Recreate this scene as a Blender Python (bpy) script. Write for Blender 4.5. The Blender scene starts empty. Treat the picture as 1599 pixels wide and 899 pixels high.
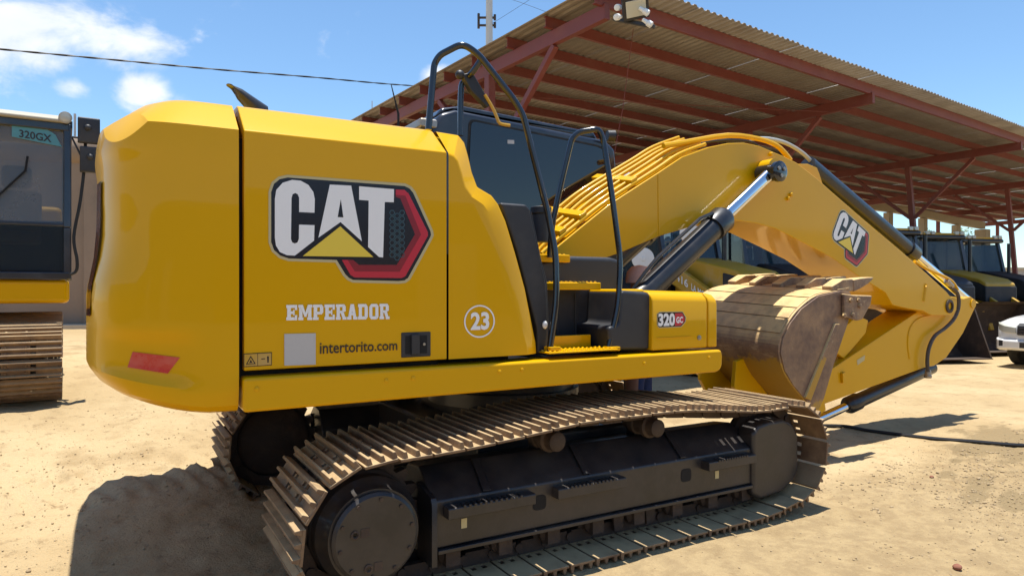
import bpy, bmesh, math, random
from mathutils import Vector, Matrix, noise
from mathutils.bvhtree import BVHTree
R = math.radians
random.seed(7)
scene = bpy.context.scene
COL = scene.collection

# ------------------------------------------------------------------ camera
CAM = Vector((-2.196, -4.938, 1.697)); YAW = R(59.818); F = 1068.7
cd = bpy.data.cameras.new('camera'); cam = bpy.data.objects.new('camera', cd); COL.objects.link(cam)
cd.sensor_width = 36.0; cd.lens = 36.0 * F / 1599.0; cd.clip_start = 0.05; cd.clip_end = 6000
cam.location = CAM; cam.rotation_euler = (R(90), 0, YAW - R(90))
scene.camera = cam
FWD = Vector((math.cos(YAW), math.sin(YAW), 0)); RGT = Vector((math.sin(YAW), -math.cos(YAW), 0)); UP = Vector((0, 0, 1))
def ray(px, py): return FWD + RGT * ((px - 799.5) / F) - UP * ((py - 449.5) / F)
def PY(px, py, Y): d = ray(px, py); return CAM + d * ((Y - CAM.y) / d.y)
def PX(px, py, X): d = ray(px, py); return CAM + d * ((X - CAM.x) / d.x)
def PZ(px, py, Z): d = ray(px, py); return CAM + d * ((Z - CAM.z) / d.z)
def PD(px, py, D): return CAM + ray(px, py) * D          # at depth D (metres along the view axis)
def GD(right, depth, z=0.0): p = CAM + RGT * right + FWD * depth; p.z = z; return p

# ------------------------------------------------------------------ light
sun_d = bpy.data.lights.new('sun', 'SUN'); sun = bpy.data.objects.new('sun', sun_d); COL.objects.link(sun)
sun_d.energy = 5.0; sun_d.angle = R(0.53); sun_d.color = (1.0, 0.955, 0.87)
sun.rotation_euler = (-0.055, 0.06, 0); sun.location = (0, 0, 30)
w = bpy.data.worlds.new('World'); scene.world = w; w.use_nodes = True
nt = w.node_tree; nt.nodes.clear()
def N(t, **k):
    n = nt.nodes.new(t)
    for a, v in k.items(): setattr(n, a, v)
    return n
out = N('ShaderNodeOutputWorld'); bg = N('ShaderNodeBackground'); nt.links.new(bg.outputs[0], out.inputs[0])
sky = N('ShaderNodeTexSky', sky_type='NISHITA', sun_disc=False); sky.sun_elevation = R(86.8); sky.sun_rotation = 0.0
sky.air_density = 1.0; sky.dust_density = 0.0; sky.ozone_density = 1.0; sky.altitude = 50
bg.inputs[1].default_value = 0.100
tc = N('ShaderNodeTexCoord')
# procedural cumulus: noise on the view direction, denser round a few cloud banks spread over the whole sky
def cloud_dir(px, py): return ray(px, py).normalized()
banks = [(cloud_dir(15, 50), .10, 1.15), (cloud_dir(110, 35), .10, 1.0), (cloud_dir(165, 62), .075, .95), (cloud_dir(60, 88), .06, .95), (cloud_dir(225, 55), .05, .75), (cloud_dir(180, 5), .05, .7), (cloud_dir(115, 137), .030, 1.1), (cloud_dir(220, 145), .045, 1.3),
         (cloud_dir(285, 160), .03, .7), (cloud_dir(690, 120), .03, 1.2), (cloud_dir(320, 45), .03, .45), (cloud_dir(-350, 60), .25, 1.0), (cloud_dir(190, -10), .05, .6),
         (Vector((-.7, -.4, .5)).normalized(), .25, .9), (Vector((.3, -.9, .35)).normalized(), .25, .9), (Vector((.9, -.5, .4)).normalized(), .22, .8), (Vector((-.3, -.8, .75)).normalized(), .2, .8), (Vector((-.9, .2, .35)).normalized(), .2, .9)]
mpv = N('ShaderNodeMapping'); mpv.inputs['Scale'].default_value = (1, 1, 1.6); nt.links.new(tc.outputs['Generated'], mpv.inputs[0])
acc = None
for d, rad, amp in banks:
    d = Vector((d.x, d.y, d.z * 1.6))
    dist = N('ShaderNodeVectorMath', operation='DISTANCE'); nt.links.new(mpv.outputs[0], dist.inputs[0]); dist.inputs[1].default_value = d
    mr = N('ShaderNodeMapRange', interpolation_type='SMOOTHSTEP'); nt.links.new(dist.outputs['Value'], mr.inputs[0])
    mr.inputs[1].default_value = rad * 1.5; mr.inputs[2].default_value = 0; mr.inputs[3].default_value = 0; mr.inputs[4].default_value = amp
    if acc is None: acc = mr.outputs[0]
    else:
        mx = N('ShaderNodeMath', operation='MAXIMUM'); nt.links.new(acc, mx.inputs[0]); nt.links.new(mr.outputs[0], mx.inputs[1]); acc = mx.outputs[0]
nz = N('ShaderNodeTexNoise'); nz.inputs['Scale'].default_value = 9.0; nz.inputs['Detail'].default_value = 10; nz.inputs['Roughness'].default_value = .6; nz.inputs['Distortion'].default_value = .35; nt.links.new(mpv.outputs[0], nz.inputs['Vector'])
s0n = N('ShaderNodeMath', operation='MULTIPLY_ADD'); nt.links.new(nz.outputs['Fac'], s0n.inputs[0]); s0n.inputs[1].default_value = 1.7; s0n.inputs[2].default_value = -.35
s1 = N('ShaderNodeMath', operation='MULTIPLY_ADD'); nt.links.new(acc, s1.inputs[0]); s1.inputs[1].default_value = .62; nt.links.new(s0n.outputs[0], s1.inputs[2])
cm = N('ShaderNodeMapRange', interpolation_type='SMOOTHSTEP'); nt.links.new(s1.outputs[0], cm.inputs[0]); cm.inputs[1].default_value = .72; cm.inputs[2].default_value = 1.22; cm.inputs[4].default_value = .9
nz2 = N('ShaderNodeTexNoise'); nz2.inputs['Scale'].default_value = 16; nz2.inputs['Detail'].default_value = 5; nt.links.new(mpv.outputs[0], nz2.inputs['Vector'])
ccol = N('ShaderNodeMix', data_type='RGBA'); nt.links.new(nz2.outputs['Fac'], ccol.inputs['Factor']); ccol.inputs['A'].default_value = (6.0, 6.3, 6.9, 1); ccol.inputs['B'].default_value = (8.6, 8.7, 8.8, 1)
tint = N('ShaderNodeMix', data_type='RGBA', blend_type='MULTIPLY'); tint.inputs['Factor'].default_value = 1; nt.links.new(sky.outputs[0], tint.inputs['A']); tint.inputs['B'].default_value = (1.0, 1.20, 1.30, 1)
mix = N('ShaderNodeMix', data_type='RGBA'); nt.links.new(cm.outputs[0], mix.inputs['Factor']); nt.links.new(tint.outputs['Result'], mix.inputs['A']); nt.links.new(ccol.outputs['Result'], mix.inputs['B'])
nt.links.new(mix.outputs['Result'], bg.inputs[0])
vs = scene.view_settings; vs.view_transform = 'Standard'; vs.look = 'None'; vs.exposure = 0.55; vs.gamma = 1; vs.use_curve_mapping = False

# ------------------------------------------------------------------ materials
MATS = {}
def mat(name, color, rough=.5, metal=0, coat=0, coat_rough=.05, var=0, vscale=4, bump=0, bscale=40, dust=0, dustcol=(.45, .36, .24), spec=.5, alpha=1, emit=None, dscale=3, drange=(.5, .7)):
    m = bpy.data.materials.new(name); m.use_nodes = True; t = m.node_tree; b = t.nodes['Principled BSDF']
    b.inputs['Roughness'].default_value = rough; b.inputs['Metallic'].default_value = metal
    b.inputs['Coat Weight'].default_value = coat; b.inputs['Coat Roughness'].default_value = coat_rough
    b.inputs['Specular IOR Level'].default_value = spec; b.inputs['Alpha'].default_value = alpha
    c = (*color, 1); b.inputs['Base Color'].default_value = c
    tco = t.nodes.new('ShaderNodeTexCoord'); geo = t.nodes.new('ShaderNodeNewGeometry'); P = geo.outputs['Position']
    src = None
    def nz(scale, detail=6, rough_=.6):
        n = t.nodes.new('ShaderNodeTexNoise'); n.inputs['Scale'].default_value = scale; n.inputs['Detail'].default_value = detail; n.inputs['Roughness'].default_value = rough_
        t.links.new(P, n.inputs['Vector']); return n.outputs['Fac']
    if var:
        mxx = t.nodes.new('ShaderNodeMix'); mxx.data_type = 'RGBA'; t.links.new(nz(vscale), mxx.inputs['Factor'])
        mxx.inputs['A'].default_value = (*[max(0, x * (1 - var)) for x in color], 1); mxx.inputs['B'].default_value = (*[min(1, x * (1 + var)) for x in color], 1)
        src = mxx.outputs['Result']
    if dust:
        rmp = t.nodes.new('ShaderNodeMapRange'); t.links.new(nz(dscale, 8, .65), rmp.inputs[0]); rmp.inputs[1].default_value = drange[0]; rmp.inputs[2].default_value = drange[1]; rmp.inputs[4].default_value = dust
        mxx = t.nodes.new('ShaderNodeMix'); mxx.data_type = 'RGBA'; t.links.new(rmp.outputs[0], mxx.inputs['Factor'])
        if src: t.links.new(src, mxx.inputs['A'])
        else: mxx.inputs['A'].default_value = c
        mxx.inputs['B'].default_value = (*dustcol, 1); src = mxx.outputs['Result']
        mr_ = t.nodes.new('ShaderNodeMapRange'); t.links.new(rmp.outputs[0], mr_.inputs[0]); mr_.inputs[3].default_value = rough; mr_.inputs[4].default_value = .9; t.links.new(mr_.outputs[0], b.inputs['Roughness'])
    if src: t.links.new(src, b.inputs['Base Color'])
    if bump:
        bp = t.nodes.new('ShaderNodeBump'); bp.inputs['Strength'].default_value = bump; bp.inputs['Distance'].default_value = .01; t.links.new(nz(bscale), bp.inputs['Height']); t.links.new(bp.outputs[0], b.inputs['Normal'])
    if emit: b.inputs['Emission Color'].default_value = (*emit[:3], 1); b.inputs['Emission Strength'].default_value = emit[3]
    MATS[name] = m; return m
YEL = (.69, .370, .0)
mat('yellow_paint', YEL, .35, coat=.28, coat_rough=.025, spec=.12, var=.04, vscale=1.3, dust=.0, dscale=2.2, drange=(.52, .8))
mat('yellow_boom', YEL, .38, coat=.3, coat_rough=.07, spec=.2, var=.05, vscale=2, dust=.03, dscale=1.8, drange=(.5, .8))
mat('yellow_old', (.52, .30, .02), .5, coat=.2, var=.15, vscale=3, dust=.5, dscale=3)
mat('black_paint', (.011, .012, .016), .36, coat=.3, coat_rough=.15, var=.3, vscale=6, dust=.18, dustcol=(.17, .14, .105), dscale=4.5, drange=(.45, .85))
mat('frame_black', (.013, .013, .016), .38, coat=.22, coat_rough=.2, var=.3, vscale=6, dust=.55, dustcol=(.11, .082, .06), dscale=2.6, drange=(.38, .75), bump=.15, bscale=30)
mat('black_plastic', (.022, .023, .028), .5, var=.15, vscale=5, dust=.25, dustcol=(.12, .11, .10), dscale=3, bump=.2, bscale=220)
mat('black_gloss', (.010, .011, .014), .16, coat=.6, coat_rough=.05)
mat('cab_black', (.014, .017, .026), .28, coat=.5, coat_rough=.1, dust=.12, dustcol=(.2, .2, .22), dscale=3)
mat('rubber', (.012, .012, .012), .7, dust=.35, dustcol=(.16, .13, .1), dscale=8)
mat('hose_brown', (.07, .055, .045), .6, dust=.4, dustcol=(.22, .18, .13), dscale=30)
mat('chrome', (.75, .77, .80), .10, metal=1)
mat('steel', (.35, .33, .30), .4, metal=.8, dust=.3)
mat('dark', (.006, .006, .007), .8)
mat('glass_dark', (.006, .009, .016), .03, coat=.3, spec=.6)
mat('glass_dusty', (.10, .12, .14), .12, alpha=.62, dust=.75, dustcol=(.22, .23, .25), dscale=1.6, drange=(.3, .8))
mat('glass_tint', (.02, .035, .05), .04, alpha=.55)
mat('glass_blue', (.028, .052, .068), .06, alpha=.85, var=.4, vscale=2)
mat('white', (.78, .78, .76), .45)
mat('white_letter', (.84, .85, .86), .4)
mat('logo_black', (.010, .010, .016), .25)
mat('logo_red', (.52, .022, .045), .3)
mat('logo_dark_red', (.24, .012, .024), .3)
mat('logo_teal', (.035, .085, .11), .4)
mat('logo_yellow', (.80, .60, .06), .35)
mat('logo_border', (.52, .45, .24), .4)
mat('sticker_grey', (.50, .49, .48), .5, var=.06, vscale=60)
mat('sticker_teal', (.10, .30, .33), .4)
mat('letter_dark', (.035, .022, .015), .4)
mat('red_reflector', (.55, .02, .015), .25, coat=.6, dust=.35, dustcol=(.62, .16, .11), dscale=14, drange=(.45, .6))
mat('red_lamp', (.08, .004, .008), .15, coat=.5)
mat('shed_red', (.20, .046, .036), .55, var=.22, vscale=1.5, dust=.35, dustcol=(.25, .12, .095), dscale=2.2)
mat('roof_zinc', (.31, .275, .245), .42, metal=.15, var=.3, vscale=.7, dust=.7, dustcol=(.20, .158, .13), dscale=.9, drange=(.4, .75))
mat('beige_steel', (.40, .31, .20), .6, var=.15, vscale=2)
mat('concrete_wall', (.27, .195, .14), .85, var=.25, vscale=.6, dust=.5, dustcol=(.14, .112, .088), dscale=.7, bump=.3, bscale=8)
mat('concrete_edge', (.45, .38, .28), .85, var=.1)
mat('pole_grey', (.55, .52, .48), .7, var=.1)
mat('beige_dirty', (.42, .38, .30), .6, var=.12, dust=.4, dscale=4)
mat('seat_grey', (.06, .06, .07), .8)
mat('jeans', (.02, .035, .10), .85, var=.3, vscale=30)
mat('shirt', (.50, .16, .03), .8, var=.15, vscale=20)
mat('skin', (.36, .17, .10), .5)
mat('cap_pink', (.85, .56, .48), .8, var=.15, vscale=60)
mat('car_white', (.80, .80, .79), .25, coat=.7)
mat('tyre', (.014, .014, .014), .8, dust=.4, dustcol=(.14, .11, .08), dscale=5)
mat('lamp_lens', (.55, .55, .48), .15, coat=.5)
mat('leaf', (.09, .14, .035), .6, var=.4, vscale=3)
mat('bark', (.12, .09, .06), .9)
mat('far_grey', (.35, .33, .32), .8, var=.2)
mat('stone', (.36, .265, .15), .9, var=.3, vscale=9)
mat('stone_red', (.25, .10, .06), .9, var=.3, vscale=30)
mat('cable_black', (.010, .010, .012), .55)
mat('clear_hose', (.42, .42, .38), .35, coat=.3)
# rusty steel of the shoes, with pale dust on it
mat('track_steel', (.14, .082, .047), .62, var=.35, vscale=14, dust=.9, dustcol=(.34, .225, .12), dscale=5.5, drange=(.38, .72), bump=.35, bscale=60)
mat('rust_dark', (.055, .036, .026), .7, var=.35, vscale=10, dust=.5, dustcol=(.15, .10, .065), dscale=6, bump=.3, bscale=50)
def settle(name, col, lo, hi, amt, sc=7):  # paler dust on upward faces, also painting in how the sun brightens them
    t = MATS[name].node_tree; b = t.nodes['Principled BSDF']; g = t.nodes.new('ShaderNodeNewGeometry'); sp = t.nodes.new('ShaderNodeSeparateXYZ'); t.links.new(g.outputs['True Normal'], sp.inputs[0])
    r = t.nodes.new('ShaderNodeMapRange'); r.interpolation_type = 'SMOOTHSTEP'; t.links.new(sp.outputs['Z'], r.inputs[0]); r.inputs[1].default_value = lo; r.inputs[2].default_value = hi
    n = t.nodes.new('ShaderNodeTexNoise'); n.inputs['Scale'].default_value = sc; n.inputs['Detail'].default_value = 7; t.links.new(g.outputs['Position'], n.inputs['Vector'])
    q = t.nodes.new('ShaderNodeMapRange'); t.links.new(n.outputs['Fac'], q.inputs[0]); q.inputs[1].default_value = .30; q.inputs[2].default_value = .58; q.inputs[3].default_value = amt * .55; q.inputs[4].default_value = amt
    mu = t.nodes.new('ShaderNodeMath'); mu.operation = 'MULTIPLY'; t.links.new(r.outputs[0], mu.inputs[0]); t.links.new(q.outputs[0], mu.inputs[1])
    x = t.nodes.new('ShaderNodeMix'); x.data_type = 'RGBA'; t.links.new(mu.outputs[0], x.inputs['Factor']); x.inputs['B'].default_value = (*col, 1)
    src = b.inputs['Base Color'].links[0].from_socket; t.links.new(src, x.inputs['A']); t.links.new(x.outputs['Result'], b.inputs['Base Color'])
settle('track_steel', (.52, .37, .19), .35, .9, .85)  # shoe tops: dust plus sunlit paleness put into the colour
def bucket_material(name, zw, streak=(.50, .36, .20)):
    m = mat(name, (.13, .085, .062), .55, bump=.3, bscale=45); t = m.node_tree; b = t.nodes['Principled BSDF']
    geo = t.nodes.new('ShaderNodeNewGeometry'); sp = t.nodes.new('ShaderNodeSeparateXYZ'); t.links.new(geo.outputs['Position'], sp.inputs[0])
    def nz(s, d=7, scale=(1, 1, 1)):
        mp = t.nodes.new('ShaderNodeMapping'); mp.inputs['Scale'].default_value = scale; t.links.new(geo.outputs['Position'], mp.inputs[0])
        n = t.nodes.new('ShaderNodeTexNoise'); n.inputs['Scale'].default_value = s; n.inputs['Detail'].default_value = d; n.inputs['Roughness'].default_value = .65; t.links.new(mp.outputs[0], n.inputs['Vector']); return n.outputs['Fac']
    def mixc(f, a, bb):
        x = t.nodes.new('ShaderNodeMix'); x.data_type = 'RGBA'; t.links.new(f, x.inputs['Factor'])
        for s_, v in (('A', a), ('B', bb)):
            if isinstance(v, tuple): x.inputs[s_].default_value = (*v, 1)
            else: t.links.new(v, x.inputs[s_])
        return x.outputs['Result']
    def rng(v, a, bb):
        x = t.nodes.new('ShaderNodeMapRange'); t.links.new(v, x.inputs[0]); x.inputs[1].default_value = a; x.inputs[2].default_value = bb; return x.outputs[0]
    rust = mixc(rng(nz(5), .35, .7), (.15, .085, .058), (.36, .22, .115))
    rust = mixc(rng(nz(22, 5, (1, .25, 1)), .55, .75), rust, streak)
    ma = t.nodes.new('ShaderNodeMath'); ma.operation = 'MULTIPLY_ADD'; t.links.new(nz(9), ma.inputs[0]); ma.inputs[1].default_value = .32; t.links.new(sp.outputs['Z'], ma.inputs[2])
    t.links.new(mixc(rng(ma.outputs[0], zw, zw + .05), (.45, .255, .03), rust), b.inputs['Base Color'])
    r_ = t.nodes.new('ShaderNodeMapRange'); t.links.new(nz(12), r_.inputs[0]); r_.inputs[3].default_value = .38; r_.inputs[4].default_value = .7; t.links.new(r_.outputs[0], b.inputs['Roughness'])
bucket_material('bucket_steel', 1.14); bucket_material('bucket_cheek', .72, (.19, .12, .085))
settle('bucket_steel', (.74, .51, .215), .10, .6, .92, 9)  # shell tops lightened towards their sunlit tone as well as dusted

# ------------------------------------------------------------------ mesh helpers
WM = {}                                                    # world matrix of every empty / part
def tag(o, label=None, cat=None, group=None, kind=None):
    if label: o['label'] = label
    if cat: o['category'] = cat
    if group: o['group'] = group
    if kind: o['kind'] = kind
    return o
def empty(name, loc=(0, 0, 0), rz=0, label=None, cat=None, group=None):
    o = bpy.data.objects.new(name, None); COL.objects.link(o); o.empty_display_size = .3
    o.location = loc; o.rotation_euler = (0, 0, rz); WM[o.name] = Matrix.Translation(loc) @ Matrix.Rotation(rz, 4, 'Z')
    return tag(o, label, cat, group)
class MB:
    def __init__(s): s.v = []; s.f = []; s.m = []; s.mi = 0
    def add(s, vs, fs):
        n = len(s.v); s.v += [Vector(p) for p in vs]; s.f += [tuple(i + n for i in f) for f in fs]; s.m += [s.mi] * len(fs); return s
    def box(s, x0, x1, y0, y1, z0, z1, M=None):
        vs = [Vector((x, y, z)) for x in (x0, x1) for y in (y0, y1) for z in (z0, z1)]
        if M is not None: vs = [M @ p for p in vs]
        return s.add(vs, [(0, 1, 3, 2), (4, 6, 7, 5), (0, 4, 5, 1), (2, 3, 7, 6), (0, 2, 6, 4), (1, 5, 7, 3)])
    def bar(s, a, b, w, h, up=(0, 0, 1)):                   # rectangular bar from a to b
        a, b = Vector(a), Vector(b); d = (b - a).normalized(); up = Vector(up)
        if abs(d.dot(up)) > .99: up = Vector((1, 0, 0))
        x = d.cross(up).normalized(); u = x.cross(d).normalized()
        vs = [p + x * (i * w / 2) + u * (j * h / 2) for p in (a, b) for i, j in ((-1, -1), (1, -1), (1, 1), (-1, 1))]
        return s.add(vs, [(0, 1, 2, 3), (7, 6, 5, 4), (0, 4, 5, 1), (1, 5, 6, 2), (2, 6, 7, 3), (3, 7, 4, 0)])
    def rings(s, rs, cap=True, closed=True):
        n = len(rs[0]); base = len(s.v)
        for r in rs: s.v += [Vector(p) for p in r]
        fs = []
        for k in range(len(rs) - 1):
            for i in range(n if closed else n - 1):
                j = (i + 1) % n; a = base + k * n; fs.append((a + i, a + j, a + n + j, a + n + i))
        if cap: fs.append(tuple(base + i for i in reversed(range(n)))); fs.append(tuple(base + (len(rs) - 1) * n + i for i in range(n)))
        s.f += fs; s.m += [s.mi] * len(fs); return s
    def tube(s, path, r, n=10, cap=True, smooth=0):
        P = [Vector(p) for p in path]
        if smooth: P = catmull(P, smooth)
        rs = []; x = None
        for i, p in enumerate(P):
            d = (P[min(i + 1, len(P) - 1)] - P[max(i - 1, 0)]).normalized()
            if x is None:
                up = Vector((0, 0, 1)) if abs(d.z) < .9 else Vector((1, 0, 0)); x = d.cross(up).normalized()
            else: x = (x - d * x.dot(d)).normalized()
            y = d.cross(x); rr = r[i] if isinstance(r, (list, tuple)) else r
            rs.append([p + (x * math.cos(a) + y * math.sin(a)) * rr for a in [2 * math.pi * k / n for k in range(n)]])
        return s.rings(rs, cap)
    def cyl(s, a, b, r0, r1=None, n=20): return s.tube([a, b], [r0, r0 if r1 is None else r1], n)
    def lathe(s, c, axis, prof, n=28):                      # prof: list of (distance along axis, radius)
        c = Vector(c); d = Vector(axis).normalized(); up = Vector((0, 0, 1)) if abs(d.z) < .9 else Vector((1, 0, 0)); x = d.cross(up).normalized(); y = d.cross(x)
        return s.rings([[c + d * h + (x * math.cos(a) + y * math.sin(a)) * max(r, 1e-4) for a in [2 * math.pi * k / n for k in range(n)]] for h, r in prof])
    def prism(s, pts, y0, y1):                              # pts: (X, Z) polygon, extruded along Y
        n = len(pts); a = sum(pts[i][0] * pts[(i + 1) % n][1] - pts[(i + 1) % n][0] * pts[i][1] for i in range(n))
        if a < 0: pts = pts[::-1]
        base = len(s.v)
        s.v += [Vector((x, y0, z)) for x, z in pts] + [Vector((x, y1, z)) for x, z in pts]
        fs = [tuple(base + i for i in range(n)), tuple(base + n + i for i in reversed(range(n)))]
        fs += [(base + (i + 1) % n, base + i, base + n + i, base + n + (i + 1) % n) for i in range(n)]
        s.f += fs; s.m += [s.mi] * len(fs); return s
    def xprism(s, pts, x0, x1):                             # pts: (Y, Z) section, extruded along X
        base = len(s.v); n = len(pts)
        s.v += [Vector((x0, y, z)) for y, z in pts] + [Vector((x1, y, z)) for y, z in pts]
        fs = [tuple(base + i for i in range(n)), tuple(base + n + i for i in reversed(range(n)))]
        fs += [(base + (i + 1) % n, base + i, base + n + i, base + n + (i + 1) % n) for i in range(n)]
        s.f += fs; s.m += [s.mi] * len(fs); return s
    def ball(s, c, r, seg=10, ring=6, sc=(1, 1, 1)):
        c = Vector(c)
        return s.rings([[c + Vector((math.cos(2 * math.pi * k / seg) * math.sin(t) * r * sc[0], math.sin(2 * math.pi * k / seg) * math.sin(t) * r * sc[1], -math.cos(t) * r * sc[2])) for k in range(seg)] for t in [max(.02, min(math.pi - .02, math.pi * i / ring)) for i in range(ring + 1)]])
    def poly(s, pts): return s.add(pts, [tuple(range(len(pts)))])
    def build(s, name, mats, parent=None, bevel=0, seg=2, ang=35, world=False, frame=None, smooth=True, label=None, cat=None, group=None, kind=None, fixn=True):
        me = bpy.data.meshes.new(name); vs = s.v
        if frame is not None and parent is not frame: M_ = WM[parent.name].inverted() @ WM[frame.name]; vs = [M_ @ p for p in vs]
        elif parent is not None and world: inv = WM[parent.name].inverted(); vs = [inv @ p for p in vs]
        lo = Vector([min(p[i] for p in vs) for i in range(3)]); hi = Vector([max(p[i] for p in vs) for i in range(3)]); c = (lo + hi) / 2
        if parent is None: c.z = lo.z
        me.from_pydata([p - c for p in vs], [], s.f)
        if isinstance(mats, str): mats = [mats]
        for m_ in mats: me.materials.append(MATS[m_])
        if len(mats) > 1: me.polygons.foreach_set('material_index', s.m)
        if fixn:
            bm = bmesh.new(); bm.from_mesh(me); bmesh.ops.recalc_face_normals(bm, faces=bm.faces); bm.to_mesh(me); bm.free()
        if smooth: me.shade_smooth(); me.set_sharp_from_angle(angle=R(ang))
        o = bpy.data.objects.new(name, me); COL.objects.link(o); o.location = c
        if parent is not None: o.parent = parent; WM[o.name] = WM[parent.name] @ Matrix.Translation(c)
        else: WM[o.name] = Matrix.Translation(c)
        if bevel:
            b = o.modifiers.new('bevel', 'BEVEL'); b.width = bevel; b.segments = seg; b.limit_method = 'ANGLE'; b.angle_limit = R(32); b.harden_normals = True
        return tag(o, label, cat, group, kind)
def catmull(P, k):
    Q = []
    for i in range(len(P) - 1):
        p0, p1, p2, p3 = P[max(i - 1, 0)], P[i], P[i + 1], P[min(i + 2, len(P) - 1)]
        for j in range(k):
            t = j / k; Q.append(.5 * ((2 * p1) + (p2 - p0) * t + (2 * p0 - 5 * p1 + 4 * p2 - p3) * t * t + (3 * p1 - p0 - 3 * p2 + p3) * t ** 3))
    return Q + [P[-1]]
def XZ(pts, Y): return [(p.x, p.z) for p in (PY(x, y, Y) for x, y in pts)]
def rounded(pts, r, seg=4):                                 # round the corners of a 2-D polygon
    out = []; n = len(pts)
    for i in range(n):
        a, b, c = Vector(pts[i - 1]), Vector(pts[i]), Vector(pts[(i + 1) % n]); d1, d2 = (a - b), (c - b); rr = min(r, d1.length * .45, d2.length * .45)
        p, q = b + d1.normalized() * rr, b + d2.normalized() * rr
        for k in range(seg + 1): t = k / seg; out.append(tuple(p * (1 - t) ** 2 + b * 2 * t * (1 - t) + q * t * t))
    return out
def copy_tree(o, parent=None):
    c = o.copy(); COL.objects.link(c)
    if parent is not None: c.parent = parent
    for ch in o.children: copy_tree(ch, c)
    return c
def text_mesh(body, bold=0.0):
    cu = bpy.data.curves.new('t', 'FONT'); cu.body = body; cu.offset = bold; cu.resolution_u = 3; o = bpy.data.objects.new('t', cu); COL.objects.link(o)
    dg = bpy.context.evaluated_depsgraph_get(); me = bpy.data.meshes.new_from_object(o.evaluated_get(dg))
    vs = [v.co.copy() for v in me.vertices]; fs = [tuple(p.vertices) for p in me.polygons]
    bpy.data.objects.remove(o); bpy.data.curves.remove(cu); bpy.data.meshes.remove(me)
    lo = (min(v.x for v in vs), min(v.y for v in vs)); hi = (max(v.x for v in vs), max(v.y for v in vs))
    return [((v.x - lo[0]) / (hi[0] - lo[0]), (v.y - lo[1]) / (hi[1] - lo[1])) for v in vs], fs
def quad_map(TL, TR, BR, BL):
    return lambda u, v: (Vector(BL) * (1 - u) + Vector(BR) * u) * (1 - v) + (Vector(TL) * (1 - u) + Vector(TR) * u) * v
# ground height: level yard that climbs towards the left-hand machine and the wall
def sstep(a, b, x): t = max(0., min(1., (x - a) / (b - a))); return t * t * (3 - 2 * t)
def hill(x, y):
    g = .78 * (1 - math.exp(-max(0, y + .1) / 4.3)); return g * sstep(-.5, -1.8, x) * sstep(-140, -60, x)
# ------------------------------------------------------------------ ground
def axis(lo, hi, step, far):
    a = []; x = lo
    while x <= hi + 1e-6: a.append(x); x += step
    s = step; x = hi; R_ = []
    while x < far: s *= 1.16; x += s; R_.append(x)
    s = step; x = lo; L_ = []
    while x > -far: s *= 1.16; x -= s; L_.append(x)
    return L_[::-1] + a + R_
gx, gy = axis(-5.0, 8.2, .043, 2500), axis(-4.0, 4.6, .043, 2500)
def ground_z(x, y, fine=True):
    z = hill(x, y)
    if abs(x) < 40 and abs(y) < 40:
        p = Vector((x, y, 0)); k = 1 - sstep(15, 40, max(abs(x), abs(y)))
        z += k * (.022 * noise.fractal(p * .55, 1.0, 2.0, 4) + .010 * noise.fractal(p * 2.3, .9, 2.1, 4))
        if fine and -5.5 < x < 8.8 and -4.5 < y < 5.3:
            z += (.006 + .009 * sstep(-.7, -1.6, y) * sstep(2.5, 3.2, x)) * noise.fractal(p * 7.5, .7, 2.2, 4)
            r = sstep(-.7, -1.3, x) * sstep(-4.6, -3.2, x)         # churned soil with cleat prints behind the machine
            if r > 0:
                for yc in (-1.19, 1.19):
                    m = r * sstep(.46, .38, abs(y - yc + .10 * math.sin(x * 1.4)))
                    if m > 0: z += m * (.026 * math.sin(2 * math.pi * (x + .25 * y * (1 if yc > 0 else -1) + .04 * math.sin(y * 5)) / .165) * (.6 + .7 * noise.noise(p * 2.2)) - .006)
                z += r * .024 * noise.fractal(p * 3.6 + Vector((3, 7, 1)), .7, 2.1, 5)
            t = sstep(4.6, 5.4, x) * sstep(.35, .25, abs(y + 2.6 + .12 * (x - 5)))
            z -= .012 * t
            # settled soil under the tracks of the machine
            if -1.3 < x < 2.7 and abs(abs(y) - 1.19) < .55: z = min(z, z * .35)
    return z
gm = MB(); nx, ny = len(gx), len(gy)
gm.v = [Vector((x, y, ground_z(x, y))) for y in gy for x in gx]
gm.f = [(j * nx + i, j * nx + i + 1, (j + 1) * nx + i + 1, (j + 1) * nx + i) for j in range(ny - 1) for i in range(nx - 1)]; gm.m = [0] * len(gm.f)
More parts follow.
